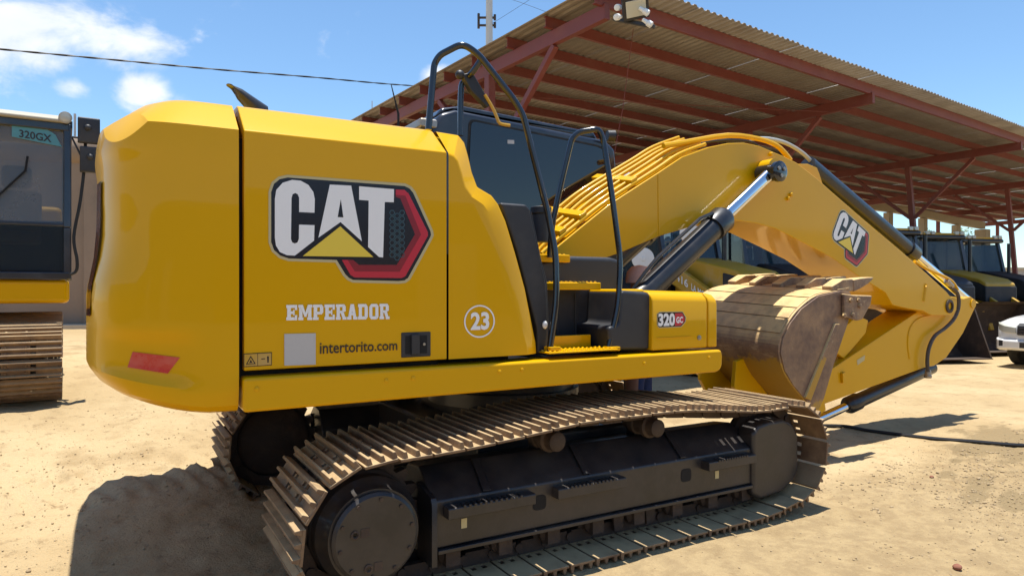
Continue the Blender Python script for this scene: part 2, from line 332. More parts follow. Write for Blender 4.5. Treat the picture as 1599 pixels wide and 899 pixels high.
def ground_material():
    m = bpy.data.materials.new('sand_yard'); m.use_nodes = True; t = m.node_tree; b = t.nodes['Principled BSDF']; b.inputs['Roughness'].default_value = .92; b.inputs['Specular IOR Level'].default_value = .2
    geo = t.nodes.new('ShaderNodeNewGeometry'); P = geo.outputs['Position']
    def nz(s, d=8, r=.6, off=(0, 0, 0), sc=(1, 1, 1)):
        mp = t.nodes.new('ShaderNodeMapping'); mp.inputs['Location'].default_value = off; mp.inputs['Scale'].default_value = sc; t.links.new(P, mp.inputs[0])
        n = t.nodes.new('ShaderNodeTexNoise'); n.inputs['Scale'].default_value = s; n.inputs['Detail'].default_value = d; n.inputs['Roughness'].default_value = r; t.links.new(mp.outputs[0], n.inputs['Vector']); return n.outputs['Fac']
    def rng(v, a, bb, c=0, d=1):
        x = t.nodes.new('ShaderNodeMapRange'); x.interpolation_type = 'SMOOTHSTEP'; t.links.new(v, x.inputs[0]); x.inputs[1].default_value = a; x.inputs[2].default_value = bb; x.inputs[3].default_value = c; x.inputs[4].default_value = d; return x.outputs[0]
    def mixc(f, a, bb):
        x = t.nodes.new('ShaderNodeMix'); x.data_type = 'RGBA'; t.links.new(f, x.inputs['Factor'])
        for s_, v in (('A', a), ('B', bb)):
            if isinstance(v, tuple): x.inputs[s_].default_value = (*v, 1)
            else: t.links.new(v, x.inputs[s_])
        return x.outputs['Result']
    def mul(a, bb):
        x = t.nodes.new('ShaderNodeMath'); x.operation = 'MULTIPLY'; t.links.new(a, x.inputs[0]); t.links.new(bb, x.inputs[1]); return x.outputs[0]
    base = mixc(rng(nz(.35, 6), .35, .68), (.42, .305, .160), (.53, .402, .228))
    base = mixc(rng(nz(2.1, 8), .48, .72), base, (.365, .260, .135))
    # loose soil round the machine, darker than the trodden slab further off
    sp = t.nodes.new('ShaderNodeSeparateXYZ'); t.links.new(P, sp.inputs[0]); zn = t.nodes.new('ShaderNodeMath'); zn.operation = 'MULTIPLY_ADD'; t.links.new(nz(1.1, 8, .65, (5, 2, 0)), zn.inputs[0]); zn.inputs[1].default_value = 1.8; t.links.new(sp.outputs['Y'], zn.inputs[2])
    soil = mixc(rng(nz(6, 9, .72, (9, 1, 0)), .38, .62), (.395, .288, .150), (.275, .193, .100))
    base = mixc(rng(zn.outputs[0], .25, -.75, 0, .75), base, soil)
    base = mixc(rng(nz(9, 8, .72), .54, .72), base, (.275, .190, .100))
    base = mixc(rng(nz(60, 4, .7), .60, .72), base, (.26, .19, .105))
    # damp patches of seeped water on the right-hand side of the yard
    def spot(cx, cy, rx, ry, rot):
        mp = t.nodes.new('ShaderNodeMapping'); mp.vector_type = 'TEXTURE'; mp.inputs['Location'].default_value = (cx, cy, 0); mp.inputs['Rotation'].default_value = (0, 0, rot); mp.inputs['Scale'].default_value = (rx, ry, 1e3); t.links.new(P, mp.inputs[0])
        ln = t.nodes.new('ShaderNodeVectorMath'); ln.operation = 'LENGTH'; t.links.new(mp.outputs[0], ln.inputs[0])
        ma = t.nodes.new('ShaderNodeMath'); ma.operation = 'MULTIPLY_ADD'; t.links.new(nz(1.9, 9, .62, sc=(1, 2.2, 1)), ma.inputs[0]); ma.inputs[1].default_value = 2.6; t.links.new(ln.outputs['Value'], ma.inputs[2])
        return rng(ma.outputs[0], 2.12, 1.80, 0, .8)
    SP = []
    for px, py, rx, ry in ((1560, 690, 1.5, .55), (1525, 762, .8, .16), (1590, 780, .45, .15), (1480, 742, .30, .09), (1500, 705, .6, .10)):
        c = PZ(px, py, 0); SP.append(spot(c.x, c.y, rx, ry, .35))
    for s_ in SP: base = mixc(s_, base, (.245, .178, .092))
    t.links.new(base, b.inputs['Base Color'])
    h1 = nz(14, 8, .7); h2 = nz(70, 5, .7)
    a1 = t.nodes.new('ShaderNodeMath'); a1.operation = 'MULTIPLY_ADD'; t.links.new(h2, a1.inputs[0]); a1.inputs[1].default_value = .35; t.links.new(h1, a1.inputs[2])
    bp = t.nodes.new('ShaderNodeBump'); bp.inputs['Strength'].default_value = .8; bp.inputs['Distance'].default_value = .03; t.links.new(a1.outputs[0], bp.inputs['Height']); t.links.new(bp.outputs[0], b.inputs['Normal'])
    MATS['sand_yard'] = m
ground_material()
gm.build('ground', 'sand_yard', ang=180, kind='structure', fixn=False)

# ------------------------------------------------------------------ main excavator
EXC = empty('excavator', (.594, 0, 0), 0, 'large clean yellow excavator with number 23, its bucket folded under the boom', 'excavator')
SIL, DY = -1.375, -1.33
Wd = dict(parent=EXC, world=True)

def shoe_mesh():
    m = MB(); hw = .395
    for y0, y1 in ((-hw, -.168), (-.122, .122), (.168, hw)): m.box(-.092, .088, y0, y1, 0, .016)
    for y0, y1 in ((-.168, -.122), (.122, .168)):
        for x0, x1 in ((-.092, -.058), (-.030, .012), (.040, .088)): m.box(x0, x1, y0 - .0005, y1 + .0005, .0003, .0157)
    for x, h in ((-.076, .054), (-.010, .050), (.060, .052)):
        pr = [(x - .016, .014), (x + .016, .014), (x + .008, h), (x - .008, h)]
        ys = (-hw + .004, hw - .004)
        m.add([(a, y, b_) for a, b_ in pr for y in ys], [(0, 2, 3, 1), (2, 4, 5, 3), (4, 6, 7, 5), (6, 0, 1, 7), (0, 6, 4, 2), (1, 3, 5, 7)])
    for y in (-.085, .085):
        for x in (-.045, .024): m.cyl((x, y, .014), (x, y, .03), .013, n=6)
    return m
def link_mesh():
    m = MB()
    for y in (-.085, .085):
        m.prism([(-.10, -.03), (-.075, -.085), (.075, -.085), (.10, -.03), (.09, -.002), (-.09, -.002)], y - .022, y + .022)
    m.cyl((-.095, -.12, -.05), (-.095, .12, -.05), .028, n=8)
    return m
def track_path(sp, idl, tops):
    (xs, zs, rs), (xf, zf, rf) = sp, idl; P = []
    for i in range(24): P.append((xs + .25 + (xf - xs - .55) * i / 23, .045))
    for i in range(19): a = R(-74 + 164 * i / 18); P.append((xf + rf * math.cos(a), zf + rf * math.sin(a)))
    P += tops
    for i in range(19): a = R(90 + 165 * i / 18); P.append((xs + rs * math.cos(a), zs + rs * math.sin(a)))
    return P
def walk(P, n):
    Q = P + [P[0]]; L = [0]
    for i in range(len(Q) - 1): L.append(L[-1] + math.dist(Q[i], Q[i + 1]))
    res = []; k = 0
    for j in range(n):
        s = L[-1] * (j + .35) / n
        while L[k + 1] < s: k += 1
        t = (s - L[k]) / (L[k + 1] - L[k]); res.append((Q[k][0] + (Q[k + 1][0] - Q[k][0]) * t, Q[k][1] + (Q[k + 1][1] - Q[k][1]) * t))
    return res, L[-1]
SHOE = None; LINK = None
def make_track(parent, yc, off, lab):
    """off: X of the swing centre; everything in the parent's own frame (x forward, y left)"""
    global SHOE, LINK
    sp, idl = (-1.02 - off, .405, .385), (2.219 - off, .452, .352)
    tops = [(x - off, z) for x, z in ((2.12, .80), (1.9, .795), (1.7, .81), (1.45, .838), (1.2, .862), (1.0, .875), (.75, .872), (.5, .875), (.25, .874), (.0, .850), (-.25, .828), (-.5, .808), (-.75, .797), (-.92, .794))]
    P = track_path(sp, idl, tops)
    pts, L = walk(P, max(1, round(walk(P, 8)[1] / .1905)))
    n = len(pts)
    sd = 1 if yc > 0 else -1
    # sprocket + chain as parts, shoes and links below them
    nrm = []
    for i in range(n):
        a, b = pts[i - 1], pts[(i + 1) % n]; d = Vector((b[0] - a[0], b[1] - a[1])).normalized(); nrm.append(d)
    chain = empty('track_chain'); chain.parent = parent; WM[chain.name] = WM[parent.name]; fw = dict(frame=parent)
    if SHOE is None:
        me_o = shoe_mesh().build('shoe', 'track_steel', chain, ang=30, bevel=.003, seg=1, frame=parent); SHOE = me_o
        lk = link_mesh().build('link', 'rust_dark', chain, frame=parent); LINK = lk
        first = True
    else: first = False
    inv = Matrix.Translation(-chain.location)
    so = Vector((0, 0, 0))
    for i in range(n):
        d = nrm[i]; t = Vector((d.x, 0, d.y)); y_ = Vector((0, 1, 0)); nn = Vector((d.y, 0, -d.x))     # outward normal
        M = Matrix(((t.x, 0, nn.x, pts[i][0]), (t.y, 1, nn.y, yc), (t.z, 0, nn.z, pts[i][1]), (0, 0, 0, 1)))
        jit = Matrix.Rotation(R(random.uniform(-.7, .7)), 4, 'Y')
        for src, nm in ((SHOE, 'shoe'), (LINK, 'link')):
            if first and i == 0: o = src
            else: o = src.copy(); COL.objects.link(o)
            o.parent = chain; o.matrix_local = inv @ M @ (jit if nm == 'shoe' else Matrix()) @ Matrix.Translation(OFF[nm])
    # sprocket
    xs, zs, rs = sp; m = MB(); T = 21; pr = []
    for k in range(T * 4):
        a = 2 * math.pi * k / (T * 4); r = rs - .05 + (.038 if k % 4 in (1, 2) else -.012); pr.append((xs + r * math.cos(a), zs + r * math.sin(a)))
    m.prism(pr, yc - .035, yc + .035); m.lathe((xs, yc - .1, zs), (0, 1, 0), [(0, .26), (.02, .29), (.18, .29), (.2, .26)], 32)
    m.build('sprocket', 'rust_dark', parent)
    yo = yc + sd * .10; m = MB()
    m.lathe((xs, yo, zs), (0, sd, 0), [(-.15, .30), (.0, .30), (.02, .285), (.10, .285), (.13, .262), (.15, .25), (.20, .245), (.20, .232), (.222, .232), (.236, .215), (.236, .001)], 48)
    fd = m.build('final_drive', 'frame_black', parent, ang=30)
    m = MB(); yy = yo + sd * .236
    for k in range(10): a = 2 * math.pi * k / 10 + .2; m.cyl((xs + .197 * math.cos(a), yy - sd * .004, zs + .197 * math.sin(a)), (xs + .197 * math.cos(a), yy + sd * .008, zs + .197 * math.sin(a)), .011, n=6)
    for dx, dz in ((-.115, .035), (-.045, -.15)):
        m.lathe((xs + dx, yy - sd * .004, zs + dz), (0, sd, 0), [(0, .024), (.010, .024), (.012, .015), (.004, .010)], 14)
        m.box(xs + dx + .03, xs + dx + .075, yy - .003, yy + .003, zs + dz - .02, zs + dz + .025)
    m.build('plug_bolts', 'rust_dark', fd, kind='stuff', **fw)
    # idler
    xf, zf, rf = idl; m = MB()
    m.lathe((xf, yc - .09, zf), (0, 1, 0), [(0, .12), (0, rf - .11), (.03, rf - .09), (.03, rf - .075), (.06, rf - .045), (.12, rf - .045), (.15, rf - .075), (.15, rf - .09), (.18, rf - .11), (.18, .12)], 36)
    m.build('idler_wheel', 'rust_dark', parent)
    # frame
    X = lambda v: v - off
    def sec(pts): return [(yc + sd * a, b) for a, b in pts]
    m = MB(); m.xprism(sec([(-.26, .24), (-.26, .48), (-.16, .64), (.02, .66), (.235, .505), (.235, .24)]), X(-.66), X(1.93))
    fr = m.build('track_frame', 'frame_black', parent, bevel=.012, ang=30)
    m = MB(); m.xprism(sec([(-.28, .215), (-.28, .238), (.262, .238), (.262, .215)]), X(-.64), X(1.90)); m.build('frame_flange', 'frame_black', fr, **fw,  bevel=.004)
    m = MB(); m.xprism(sec([(.05, .15), (.05, .58), (.244, .53), (.262, .50), (.262, .15)]), X(-.68), X(-.645)); m.build('end_plate', 'frame_black', fr, **fw,  bevel=.004)
    for x in (-.30, .42, 1.25):                                # steel seams on the sloped top plate
        m = MB(); m.bar((X(x), yc + sd * .04, .662), (X(x - .02), yc + sd * .232, .518), .05, .012, (0, sd * .6, .8)); m.build('top_rib', 'frame_black', fr, **fw,  bevel=.003)
    for a, b in ((-.60, -.03), (.13, .66), (1.40, 1.88)):      # climbing steps
        m = MB(); m.xprism(sec([(.235, .415), (.31, .415), (.31, .475), (.298, .48), (.235, .48)]), X(a), X(b));
        for k in range(12): xx = a + .10 + (b - a - .2) * k / 11; m.box(X(xx) - .009, X(xx) + .009, min(yc + sd * .255, yc + sd * .314), max(yc + sd * .255, yc + sd * .314), .470, .488)
        m.build('track_step', 'frame_black', fr, bevel=.006, seg=2, **fw)
    for x in (.04, 1.25):  # raised near-black plates; their colour stands for the shade inside holes
        m = MB(); m.prism(rounded([(X(x) - .048, .35), (X(x) + .048, .35), (X(x) + .048, .44), (X(x) - .048, .44)], .03), yc + sd * .2335, yc + sd * .2375); m.build('access_hole', 'dark', fr, **fw)
    for x in (-.47, 1.55):
        m = MB(); m.box(X(x) - .018, X(x) + .018, yc + sd * .2365 - .0015, yc + sd * .2365 + .0015, .33, .385); m.build('paper_tag', 'logo_border', fr, **fw)
    for x in (.20, 1.03):                                      # carrier rollers
        m = MB(); m.lathe((X(x), yc - sd * .05, .735), (0, sd, 0), [(-.08, .05), (0, .055), (.0, .075), (.05, .075), (.055, .062), (.13, .062), (.135, .08), (.17, .08), (.18, .062), (.245, .06), (.255, .045), (.255, .001)], 20); m.build('carrier_roller', 'rust_dark', fr, **fw)
        m = MB(); m.bar((X(x), yc - sd * .06, .62), (X(x), yc - sd * .06, .735), .09, .06, (1, 0, 0)); m.build('roller_bracket', 'frame_black', fr, **fw)
    for k in range(8):                                         # bottom rollers
        x = -.52 + k * .345; m = MB(); m.lathe((X(x), yc - .17, .165), (0, 1, 0), [(0, .05), (.02, .07), (.06, .07), (.07, .095), (.10, .095), (.11, .075), (.23, .075), (.24, .095), (.27, .095), (.28, .07), (.32, .07), (.34, .05)], 18)
        m.box(X(x) - .045, X(x) + .045, yc + sd * .17 - .03, yc + sd * .17 + .03, .11, .22); m.box(X(x) - .045, X(x) + .045, yc - sd * .17 - .03, yc - sd * .17 + .03, .11, .22)
        m.build('track_roller', 'rust_dark', fr, **fw)
    for x in (.72, 1.0):                                       # guides
        m = MB(); m.prism([(X(x) - .05, .218), (X(x) + .05, .218), (X(x) + .035, .09), (X(x) - .035, .075)], yc + sd * .13, yc + sd * .155); m.build('chain_guide', 'rust_dark', fr, **fw,  bevel=.004)
    m = MB(); m.prism([(X(1.90), .30), (X(1.90), .62), (X(1.96), .67), (X(2.08), .69), (X(2.25), .69), (X(2.37), .63), (X(2.42), .55), (X(2.42), .28), (X(2.36), .20), (X(2.22), .135), (X(1.98), .115), (X(1.90), .16)], yc + sd * .10, yc + sd * .262); m.build('idler_guard', 'frame_black', fr, **fw,  bevel=.03, seg=3)
OFF = {'shoe': Vector((0, 0, .0225)), 'link': Vector((0, 0, 0))}
_s = shoe_mesh(); OFF['shoe'] = Vector([(min(p[i] for p in _s.v) + max(p[i] for p in _s.v)) / 2 for i in range(3)])
_s = link_mesh(); OFF['link'] = Vector([(min(p[i] for p in _s.v) + max(p[i] for p in _s.v)) / 2 for i in range(3)])
make_track(EXC, -1.19, .594, None)
make_track(EXC, 1.19, .594, None)

# carbody between the tracks
m = MB(); m.box(-.15, 1.35, -.98, .98, .45, .70); m.box(.1, 1.1, -.6, .6, .40, .82); m.build('carbody', 'frame_black', bevel=.03, **Wd)
m = MB(); m.lathe((.594, 0, .80), (0, 0, 1), [(0, .62), (.10, .62), (.10, .58), (.2, .58), (.2, .66), (.30, .66)], 40); m.build('swing_bearing', 'frame_black', **Wd)
m = MB(); m.box(-1.6, 1.55, -1.22, 1.30, 1.10, 1.22); m.box(-1.3, .9, -.35, .35, 1.0, 1.11); m.build('upper_frame', 'black_paint', bevel=.01, **Wd)

# ---- side sill
pts = [(-1.648, 1.083), (1.60, 1.083), (1.64, 1.093), (1.664, 1.125), (1.668, 1.20), (1.655, 1.245), (-1.648, 1.255)]
m = MB(); m.prism(pts, SIL, -1.16); sill = m.build('side_sill', 'yellow_paint', bevel=.022, seg=4, **Wd)
m = MB(); m.prism([(x, z) for x, z in pts], 1.16, 1.36); m.build('side_sill', 'yellow_paint', bevel=.022, seg=4, **Wd)
for x, y in ((401, 607), (603, 594), (645, 590), (780, 580), (815, 577), (1006, 567), (1107, 558)):
    p = PY(x, y, SIL); m = MB(); m.lathe(p + Vector((0, .002, 0)), (0, -1, 0), [(0, .012), (.006, .012), (.009, .007)], 10); m.build('bolt', 'yellow_paint', sill, world=True)

# ---- counterweight
def cw_ring(z, iw, idp, n=150):
    w_, d_ = 1.338 - iw, .665 - idp; e = 2 / 5.2; r = []
    for k in range(n + 1):
        t = math.pi * k / n; c, s = math.cos(t), math.sin(t); x, y = -1.662 - d_ * abs(s) ** e, -w_ * math.copysign(abs(c) ** e, c)
        # shallow pocket round the reflector
        if y < 0 and x < -1.75:
            g = math.exp(-(((z - 1.34) / .125) ** 6)) * math.exp(-(((x + 2.06) / .20) ** 6)); y += .030 * g
        zz = z
        if z < 1.55: zz = z + .175 * max(0, min(1, (-1.76 - x) / .57)) ** 1.5 * (1 - (z - 1.075) / .475)   # the underside sweeps up to the rear
        r.append(Vector((min(x, -1.662), y, zz)))
    return r
lev = [(1.075, .10, .15), (1.088, .05, .085), (1.115, .02, .04), (1.17, .004, .008)] + [(1.17 + .03 * k, .0, .0) for k in range(1, 16)] + [(1.66, 0, 0), (1.72, 0, .008), (1.78, .0, .022), (1.85, .001, .038), (1.95, .002, .05), (2.05, .003, .052), (2.12, .004, .05), (2.2, .005, .05), (2.28, .006, .05), (2.33, .006, .047), (2.36, .006, .040), (2.42, .008, .045), (2.48, .010, .055), (2.62, .19, .21), (2.650, .235, .28), (2.660, .29, .36), (2.664, .6, .5)]
m = MB(); m.rings([cw_ring(*l) for l in lev], cap=True)
CW = m.build('counterweight', 'yellow_paint', ang=40, **Wd)
bm = bmesh.new(); bm.from_mesh(CW.data); tl = WM[CW.name].translation
for sg in (-1, 1):                                            # flat facet cut across both upper rear corners
    bmesh.ops.bisect_plane(bm, geom=bm.verts[:] + bm.edges[:] + bm.faces[:], plane_co=Vector((-2.05, sg * 1.11, 2.655)) - tl, plane_no=Vector((-.80, sg * .50, .58)), clear_outer=True)
    be = [e for e in bm.edges if e.is_boundary]; bmesh.ops.holes_fill(bm, edges=be, sides=0)
bmesh.ops.recalc_face_normals(bm, faces=bm.faces); bm.to_mesh(CW.data); bm.free(); CW.data.shade_smooth(); CW.data.set_sharp_from_angle(angle=R(26))
bv = CW.modifiers.new('bevel', 'BEVEL'); bv.width = .012; bv.segments = 3; bv.limit_method = 'ANGLE'; bv.angle_limit = R(28); bv.harden_normals = True
bvh = BVHTree.FromPolygons(m.v, [f for f in m.f])
def on_cw(px, py, off=.004):
    d = ray(px, py).normalized(); h = bvh.ray_cast(CAM, d)
    return (h[0] - d * off) if h[0] else None
def cw_patch(quad, nu, nv, off=.004):
    (TL, TR, BR, BL) = [Vector(q) for q in quad]; m = MB(); g = []
    for j in range(nv + 1):
        for i in range(nu + 1):
            u, v = i / nu, j / nv; p = (TL * (1 - u) + TR * u) * (1 - v) + (BL * (1 - u) + BR * u) * v; g.append(on_cw(p.x, p.y, off))
    m.v = g; m.f = [(j * (nu + 1) + i, j * (nu + 1) + i + 1, (j + 1) * (nu + 1) + i + 1, (j + 1) * (nu + 1) + i) for j in range(nv) for i in range(nu)]; m.m = [0] * len(m.f); return m
cw_patch([(207, 549), (281, 558), (262, 583), (199, 573)], 8, 4).build('reflector', 'red_reflector', CW, world=True)
q = []
for z, dd in ((1.56, .0), (1.70, .006), (1.85, .033), (2.0, .045), (2.22, .048)):
    rr = cw_ring(z, 0, dd); kk = [min(range(len(rr)), key=lambda i: abs(rr[i].y - yy) + (9 if rr[i].x > -2.0 else 0)) for yy in (-1.02, -.90)]; q.append((rr[kk[0]] + Vector((-.006, -.002, 0)), rr[kk[1]] + Vector((-.006, 0, 0))))
m = MB(); m.v = [p for a in q for p in a]; m.f = [(2 * i, 2 * i + 1, 2 * i + 3, 2 * i + 2) for i in range(len(q) - 1)]; m.m = [0] * len(m.f)
m.build('tail_lamp', 'red_lamp', CW, world=True)

# ---- hood: side door with its chamfered shoulder
sec = [(DY, 1.285), (DY, 2.48), (-1.13, 2.637), (-1.09, 2.655), (-.95, 2.66), (-.95, 2.60), (-1.10, 2.595), (-1.27, 2.46), (-1.27, 1.285)]
m = MB(); m.xprism(sec, -1.638, -.532); DOOR = m.build('side_door', 'yellow_paint', bevel=.007, seg=2, ang=28, **Wd)
def YP(px, py, off=.003): return PY(px, py, DY - off)
# front panel with bevelled front edge
outl = [(703, 208), (716, 211), (725, 222), (731, 242), (737, 268), (746, 292), (768, 305), (778, 318), (790, 345), (805, 395), (820, 450), (830, 500), (837, 535), (838, 556)]
face = [(703, 240), (709, 243), (715, 252), (721, 272), (727, 292), (736, 307), (754, 319), (764, 333), (775, 360), (789, 407), (802, 458), (813, 505), (822, 538), (824, 557)]
O = []; 
for i, q in enumerate(outl): O.append(PY(*q, -1.15 - .13 * sstep(1, 6, i)))
Fc = [PY(*q, DY) for q in face]
back = [Vector((p.x + .004, -1.02, p.z)) for p in O]
bl, bf = PY(695, 561, DY), None
m = MB(); n = len(O); m.v = Fc + O + back
xl = -.522
for p in m.v[:1] + m.v[n:n + 1] + m.v[2 * n:2 * n + 1]: p.x = xl
m.f = [(i, i + 1, n + i + 1, n + i) for i in range(n - 1)] + [(n + i, n + i + 1, 2 * n + i + 1, 2 * n + i) for i in range(n - 1)]
m.v += [Vector((xl, DY, 1.285))]; k = len(m.v) - 1
for p in (Fc[-1], O[-1], back[-1]): p.z = 1.285
m.f += [tuple([k] + list(range(n - 1, -1, -1)))]; m.m = [0] * len(m.f)
FRONT = m.build('hood_front_panel', 'yellow_paint', ang=24, bevel=.012, seg=3, **Wd)
m = MB(); m.box(-1.66, -.56, -1.262, 1.25, 1.2, 2.45); m.box(-.56, -.05, -1.2, 1.2, 1.2, 1.9); m.build('engine_housing', 'dark', **Wd)
m = MB(); m.box(-1.640, -.54, -.945, 1.20, 2.58, 2.662); m.prism([(-.53, 2.58), (-.53, 2.655), (-.42, 2.65), (-.33, 2.58)], -1.0, 1.2); m.build('hood_top', 'yellow_paint', bevel=.02, **Wd)
m = MB(); m.box(-1.638, -.1, 1.255, 1.33, 1.285, 2.5); m.build('left_side_panel', 'yellow_paint', bevel=.02, **Wd)

# ---- lettering and stickers on the side door
LZ = lambda zx, zy: (400 + zx / 4.493, 260 + zy / 4.493)
def offset_poly(P, d):
    n = len(P); out = []
    for i in range(n):
        a, b, c = Vector(P[i - 1]), Vector(P[i]), Vector(P[(i + 1) % n]); e1, e2 = (b - a).normalized(), (c - b).normalized(); nn = Vector((e1.y + e2.y, -e1.x - e2.x)); nn.normalize()
        k = max(.5, nn.dot(Vector((e1.y, -e1.x)))); out.append(tuple(b + nn * (d / k)))
    return out
LB = [(105, 180), (125, 122), (165, 90), (220, 78), (1040, 138), (1075, 155), (1100, 185), (1222, 455), (1226, 480), (1215, 505), (1065, 780), (1040, 798), (1000, 803), (680, 795), (650, 780), (625, 755), (565, 655), (230, 645), (170, 625), (125, 585), (105, 530)]
LC_ = [(130, 230), (140, 165), (185, 115), (250, 95), (310, 100), (365, 130), (400, 180), (410, 230), (408, 325), (300, 320), (300, 220), (290, 195), (272, 187), (255, 195), (247, 220), (243, 510), (252, 533), (270, 540), (288, 533), (298, 510), (300, 408), (408, 412), (405, 520), (270, 625), (215, 622), (165, 600), (138, 555), (130, 500)]
LA_ = [(515, 128), (665, 135), (740, 525), (590, 390), (435, 500)]
LH_ = [(592, 230), (570, 355), (610, 358)]
LT_ = [(720, 140), (965, 160), (963, 252), (900, 250), (888, 638), (860, 635), (783, 565), (787, 240), (720, 235)]
LY_ = [(588, 420), (325, 628), (820, 635)]
LR1 = [(978, 162), (1040, 165), (1068, 190), (1203, 460), (1204, 485), (1045, 770), (1020, 782), (690, 778), (660, 760), (600, 655), (640, 655), (690, 735), (1005, 738), (1155, 478), (1045, 205), (978, 200)]
LR2 = [(978, 200), (1045, 205), (1155, 478), (1005, 738), (690, 735), (640, 655), (680, 655), (720, 690), (985, 690), (1113, 475), (1010, 225), (978, 215)]
def logo(mapf, nrm):
    """mapf: logo coordinates -> point on the panel; nrm: unit vector off the panel"""
    m = MB(); step = [0]
    def put(P, mi):
        step[0] += 1; m.mi = mi; m.poly([mapf(*p) + nrm * (.0012 + .0005 * step[0]) for p in P])
    put(offset_poly(LB, 19) if sum(LB[i][0] * LB[(i + 1) % len(LB)][1] - LB[(i + 1) % len(LB)][0] * LB[i][1] for i in range(len(LB))) > 0 else offset_poly(LB, -19), 0); put(LB, 1)
    put(LR2, 3); put(LR1, 2)
    step[0] += 1
    for r in range(8):
        for c in range(3):
            cx, cy = 952 + c * 35, 325 + r * 42 + (21 if c % 2 else 0)
            if cx > 1085 - abs(cy - 475) * .42 or cy > 640: continue
            m.mi = 6
            for k in range(6):
                a0, a1 = math.pi / 3 * k, math.pi / 3 * (k + 1)
                m.poly([mapf(cx + 21 * math.cos(a), cy + 21 * math.sin(a) * 1.05) + nrm * (.0012 + .0005 * step[0] + .00005 * k) if q else mapf(cx + 15 * math.cos(a), cy + 15 * math.sin(a) * 1.05) + nrm * (.0012 + .0005 * step[0] + .00005 * k) for a, q in ((a0, 0), (a0, 1), (a1, 1), (a1, 0))])
    put(LC_, 4); put(LA_, 4); put(LH_, 1); put(LT_, 4); put(LY_, 5)
    return m
LOGOM = ['logo_border', 'logo_black', 'logo_red', 'logo_dark_red', 'white_letter', 'logo_yellow', 'logo_teal']
logo(lambda a, b: PY(*LZ(a, b), DY), Vector((0, -1, 0))).build('logo_decal', LOGOM, DOOR, world=True, smooth=False, fixn=False)
def text_decal(name, body, TL, TR, BR, BL, material, parent, Y=DY, bold=.0, off=.004):
    vs_, fs = text_mesh(body, bold); q = quad_map(*[PY(*c, Y - off) for c in (TL, TR, BR, BL)]); m = MB(); m.add([q(u, v) for u, v in vs_], fs); return m.build(name, material, parent, world=True, smooth=False, fixn=False)
SL = {   # slab letters as quads in a unit cell
 'E': [[(0, 0), (.12, 0), (.12, .0), (0, .0)], [(.08, 0), (.40, 0), (.40, 1), (.08, 1)], [(0, 0), (.95, 0), (.95, .2), (0, .2)], [(0, .8), (.95, .8), (.95, 1), (0, 1)], [(.3, .41), (.72, .41), (.72, .59), (.3, .59)], [(.75, 0), (.95, 0), (.95, .34), (.75, .34)], [(.75, .66), (.95, .66), (.95, 1), (.75, 1)], [(.60, .32), (.72, .32), (.72, .68), (.60, .68)]],
 'M': [[(.06, 0), (.30, 0), (.30, 1), (.06, 1)], [(.70, 0), (.94, 0), (.94, 1), (.70, 1)], [(0, 0), (.36, 0), (.36, .18), (0, .18)], [(.64, 0), (1, 0), (1, .18), (.64, .18)], [(0, .82), (.28, .82), (.28, 1), (0, 1)], [(.72, .82), (1, .82), (1, 1), (.72, 1)], [(.10, 1), (.32, 1), (.60, .22), (.44, .22)], [(.90, 1), (.68, 1), (.40, .22), (.56, .22)]],
 'P': [[(.08, 0), (.40, 0), (.40, 1), (.08, 1)], [(0, 0), (.52, 0), (.52, .18), (0, .18)], [(0, .82), (.75, .82), (.75, 1), (0, 1)], [(.3, .36), (.75, .36), (.75, .54), (.3, .54)], [(.64, .44), (.95, .50), (.95, .86), (.64, .92)], [(.70, .36), (.80, .36), (.95, .50), (.70, .50)], [(.70, .86), (.95, .86), (.80, 1), (.70, 1)]],
 'R': [[(.08, 0), (.38, 0), (.38, 1), (.08, 1)], [(0, 0), (.46, 0), (.46, .18), (0, .18)], [(0, .82), (.75, .82), (.75, 1), (0, 1)], [(.3, .42), (.75, .42), (.75, .58), (.3, .58)], [(.62, .48), (.93, .54), (.93, .86), (.62, .92)], [(.70, .86), (.93, .86), (.78, 1), (.70, 1)], [(.45, .46), (.75, .46), (.95, .0), (.66, .0)], [(.62, 0), (1, 0), (1, .18), (.62, .18)]],
 'A': [[(.10, .10), (.38, .10), (.62, 1), (.34, 1)], [(.62, .10), (.90, .10), (.66, 1), (.38, 1)], [(0, 0), (.42, 0), (.42, .18), (0, .18)], [(.58, 0), (1, 0), (1, .18), (.58, .18)], [(.3, .28), (.7, .28), (.7, .43), (.3, .43)]],
 'D': [[(.08, 0), (.38, 0), (.38, 1), (.08, 1)], [(0, 0), (.72, 0), (.72, .2), (0, .2)], [(0, .8), (.72, .8), (.72, 1), (0, 1)], [(.64, .14), (.95, .18), (.95, .82), (.64, .86)], [(.70, 0), (.78, 0), (.95, .18), (.70, .2)], [(.70, .8), (.95, .82), (.78, 1), (.70, 1)]],
 'O': [[(.05, .16), (.35, .16), (.35, .84), (.05, .84)], [(.65, .16), (.95, .16), (.95, .84), (.65, .84)], [(.22, 0), (.78, 0), (.78, .2), (.22, .2)], [(.22, .8), (.78, .8), (.78, 1), (.22, 1)], [(.22, 0), (.24, .22), (.05, .2), (.05, .16)], [(.78, 0), (.95, .16), (.95, .2), (.76, .22)], [(.22, 1), (.05, .84), (.05, .8), (.24, .78)], [(.78, 1), (.76, .78), (.95, .8), (.95, .84)]]}
q = quad_map(*[YP(*c, .002) for c in ((447, 476), (608, 474), (608, 498), (447, 500))]); m = MB(); cells = 'EMPERADOR'; wd = {'M': 1.25}; tot = sum(wd.get(c, 1) for c in cells) + .06 * (len(cells) - 1); x = 0
for c in cells:
    cw_ = wd.get(c, 1)
    for i, g in enumerate(SL[c]): m.poly([q((x + u * cw_) / tot, v) + Vector((0, -.0004 * i, 0)) for u, v in g])
    x += cw_ + .06
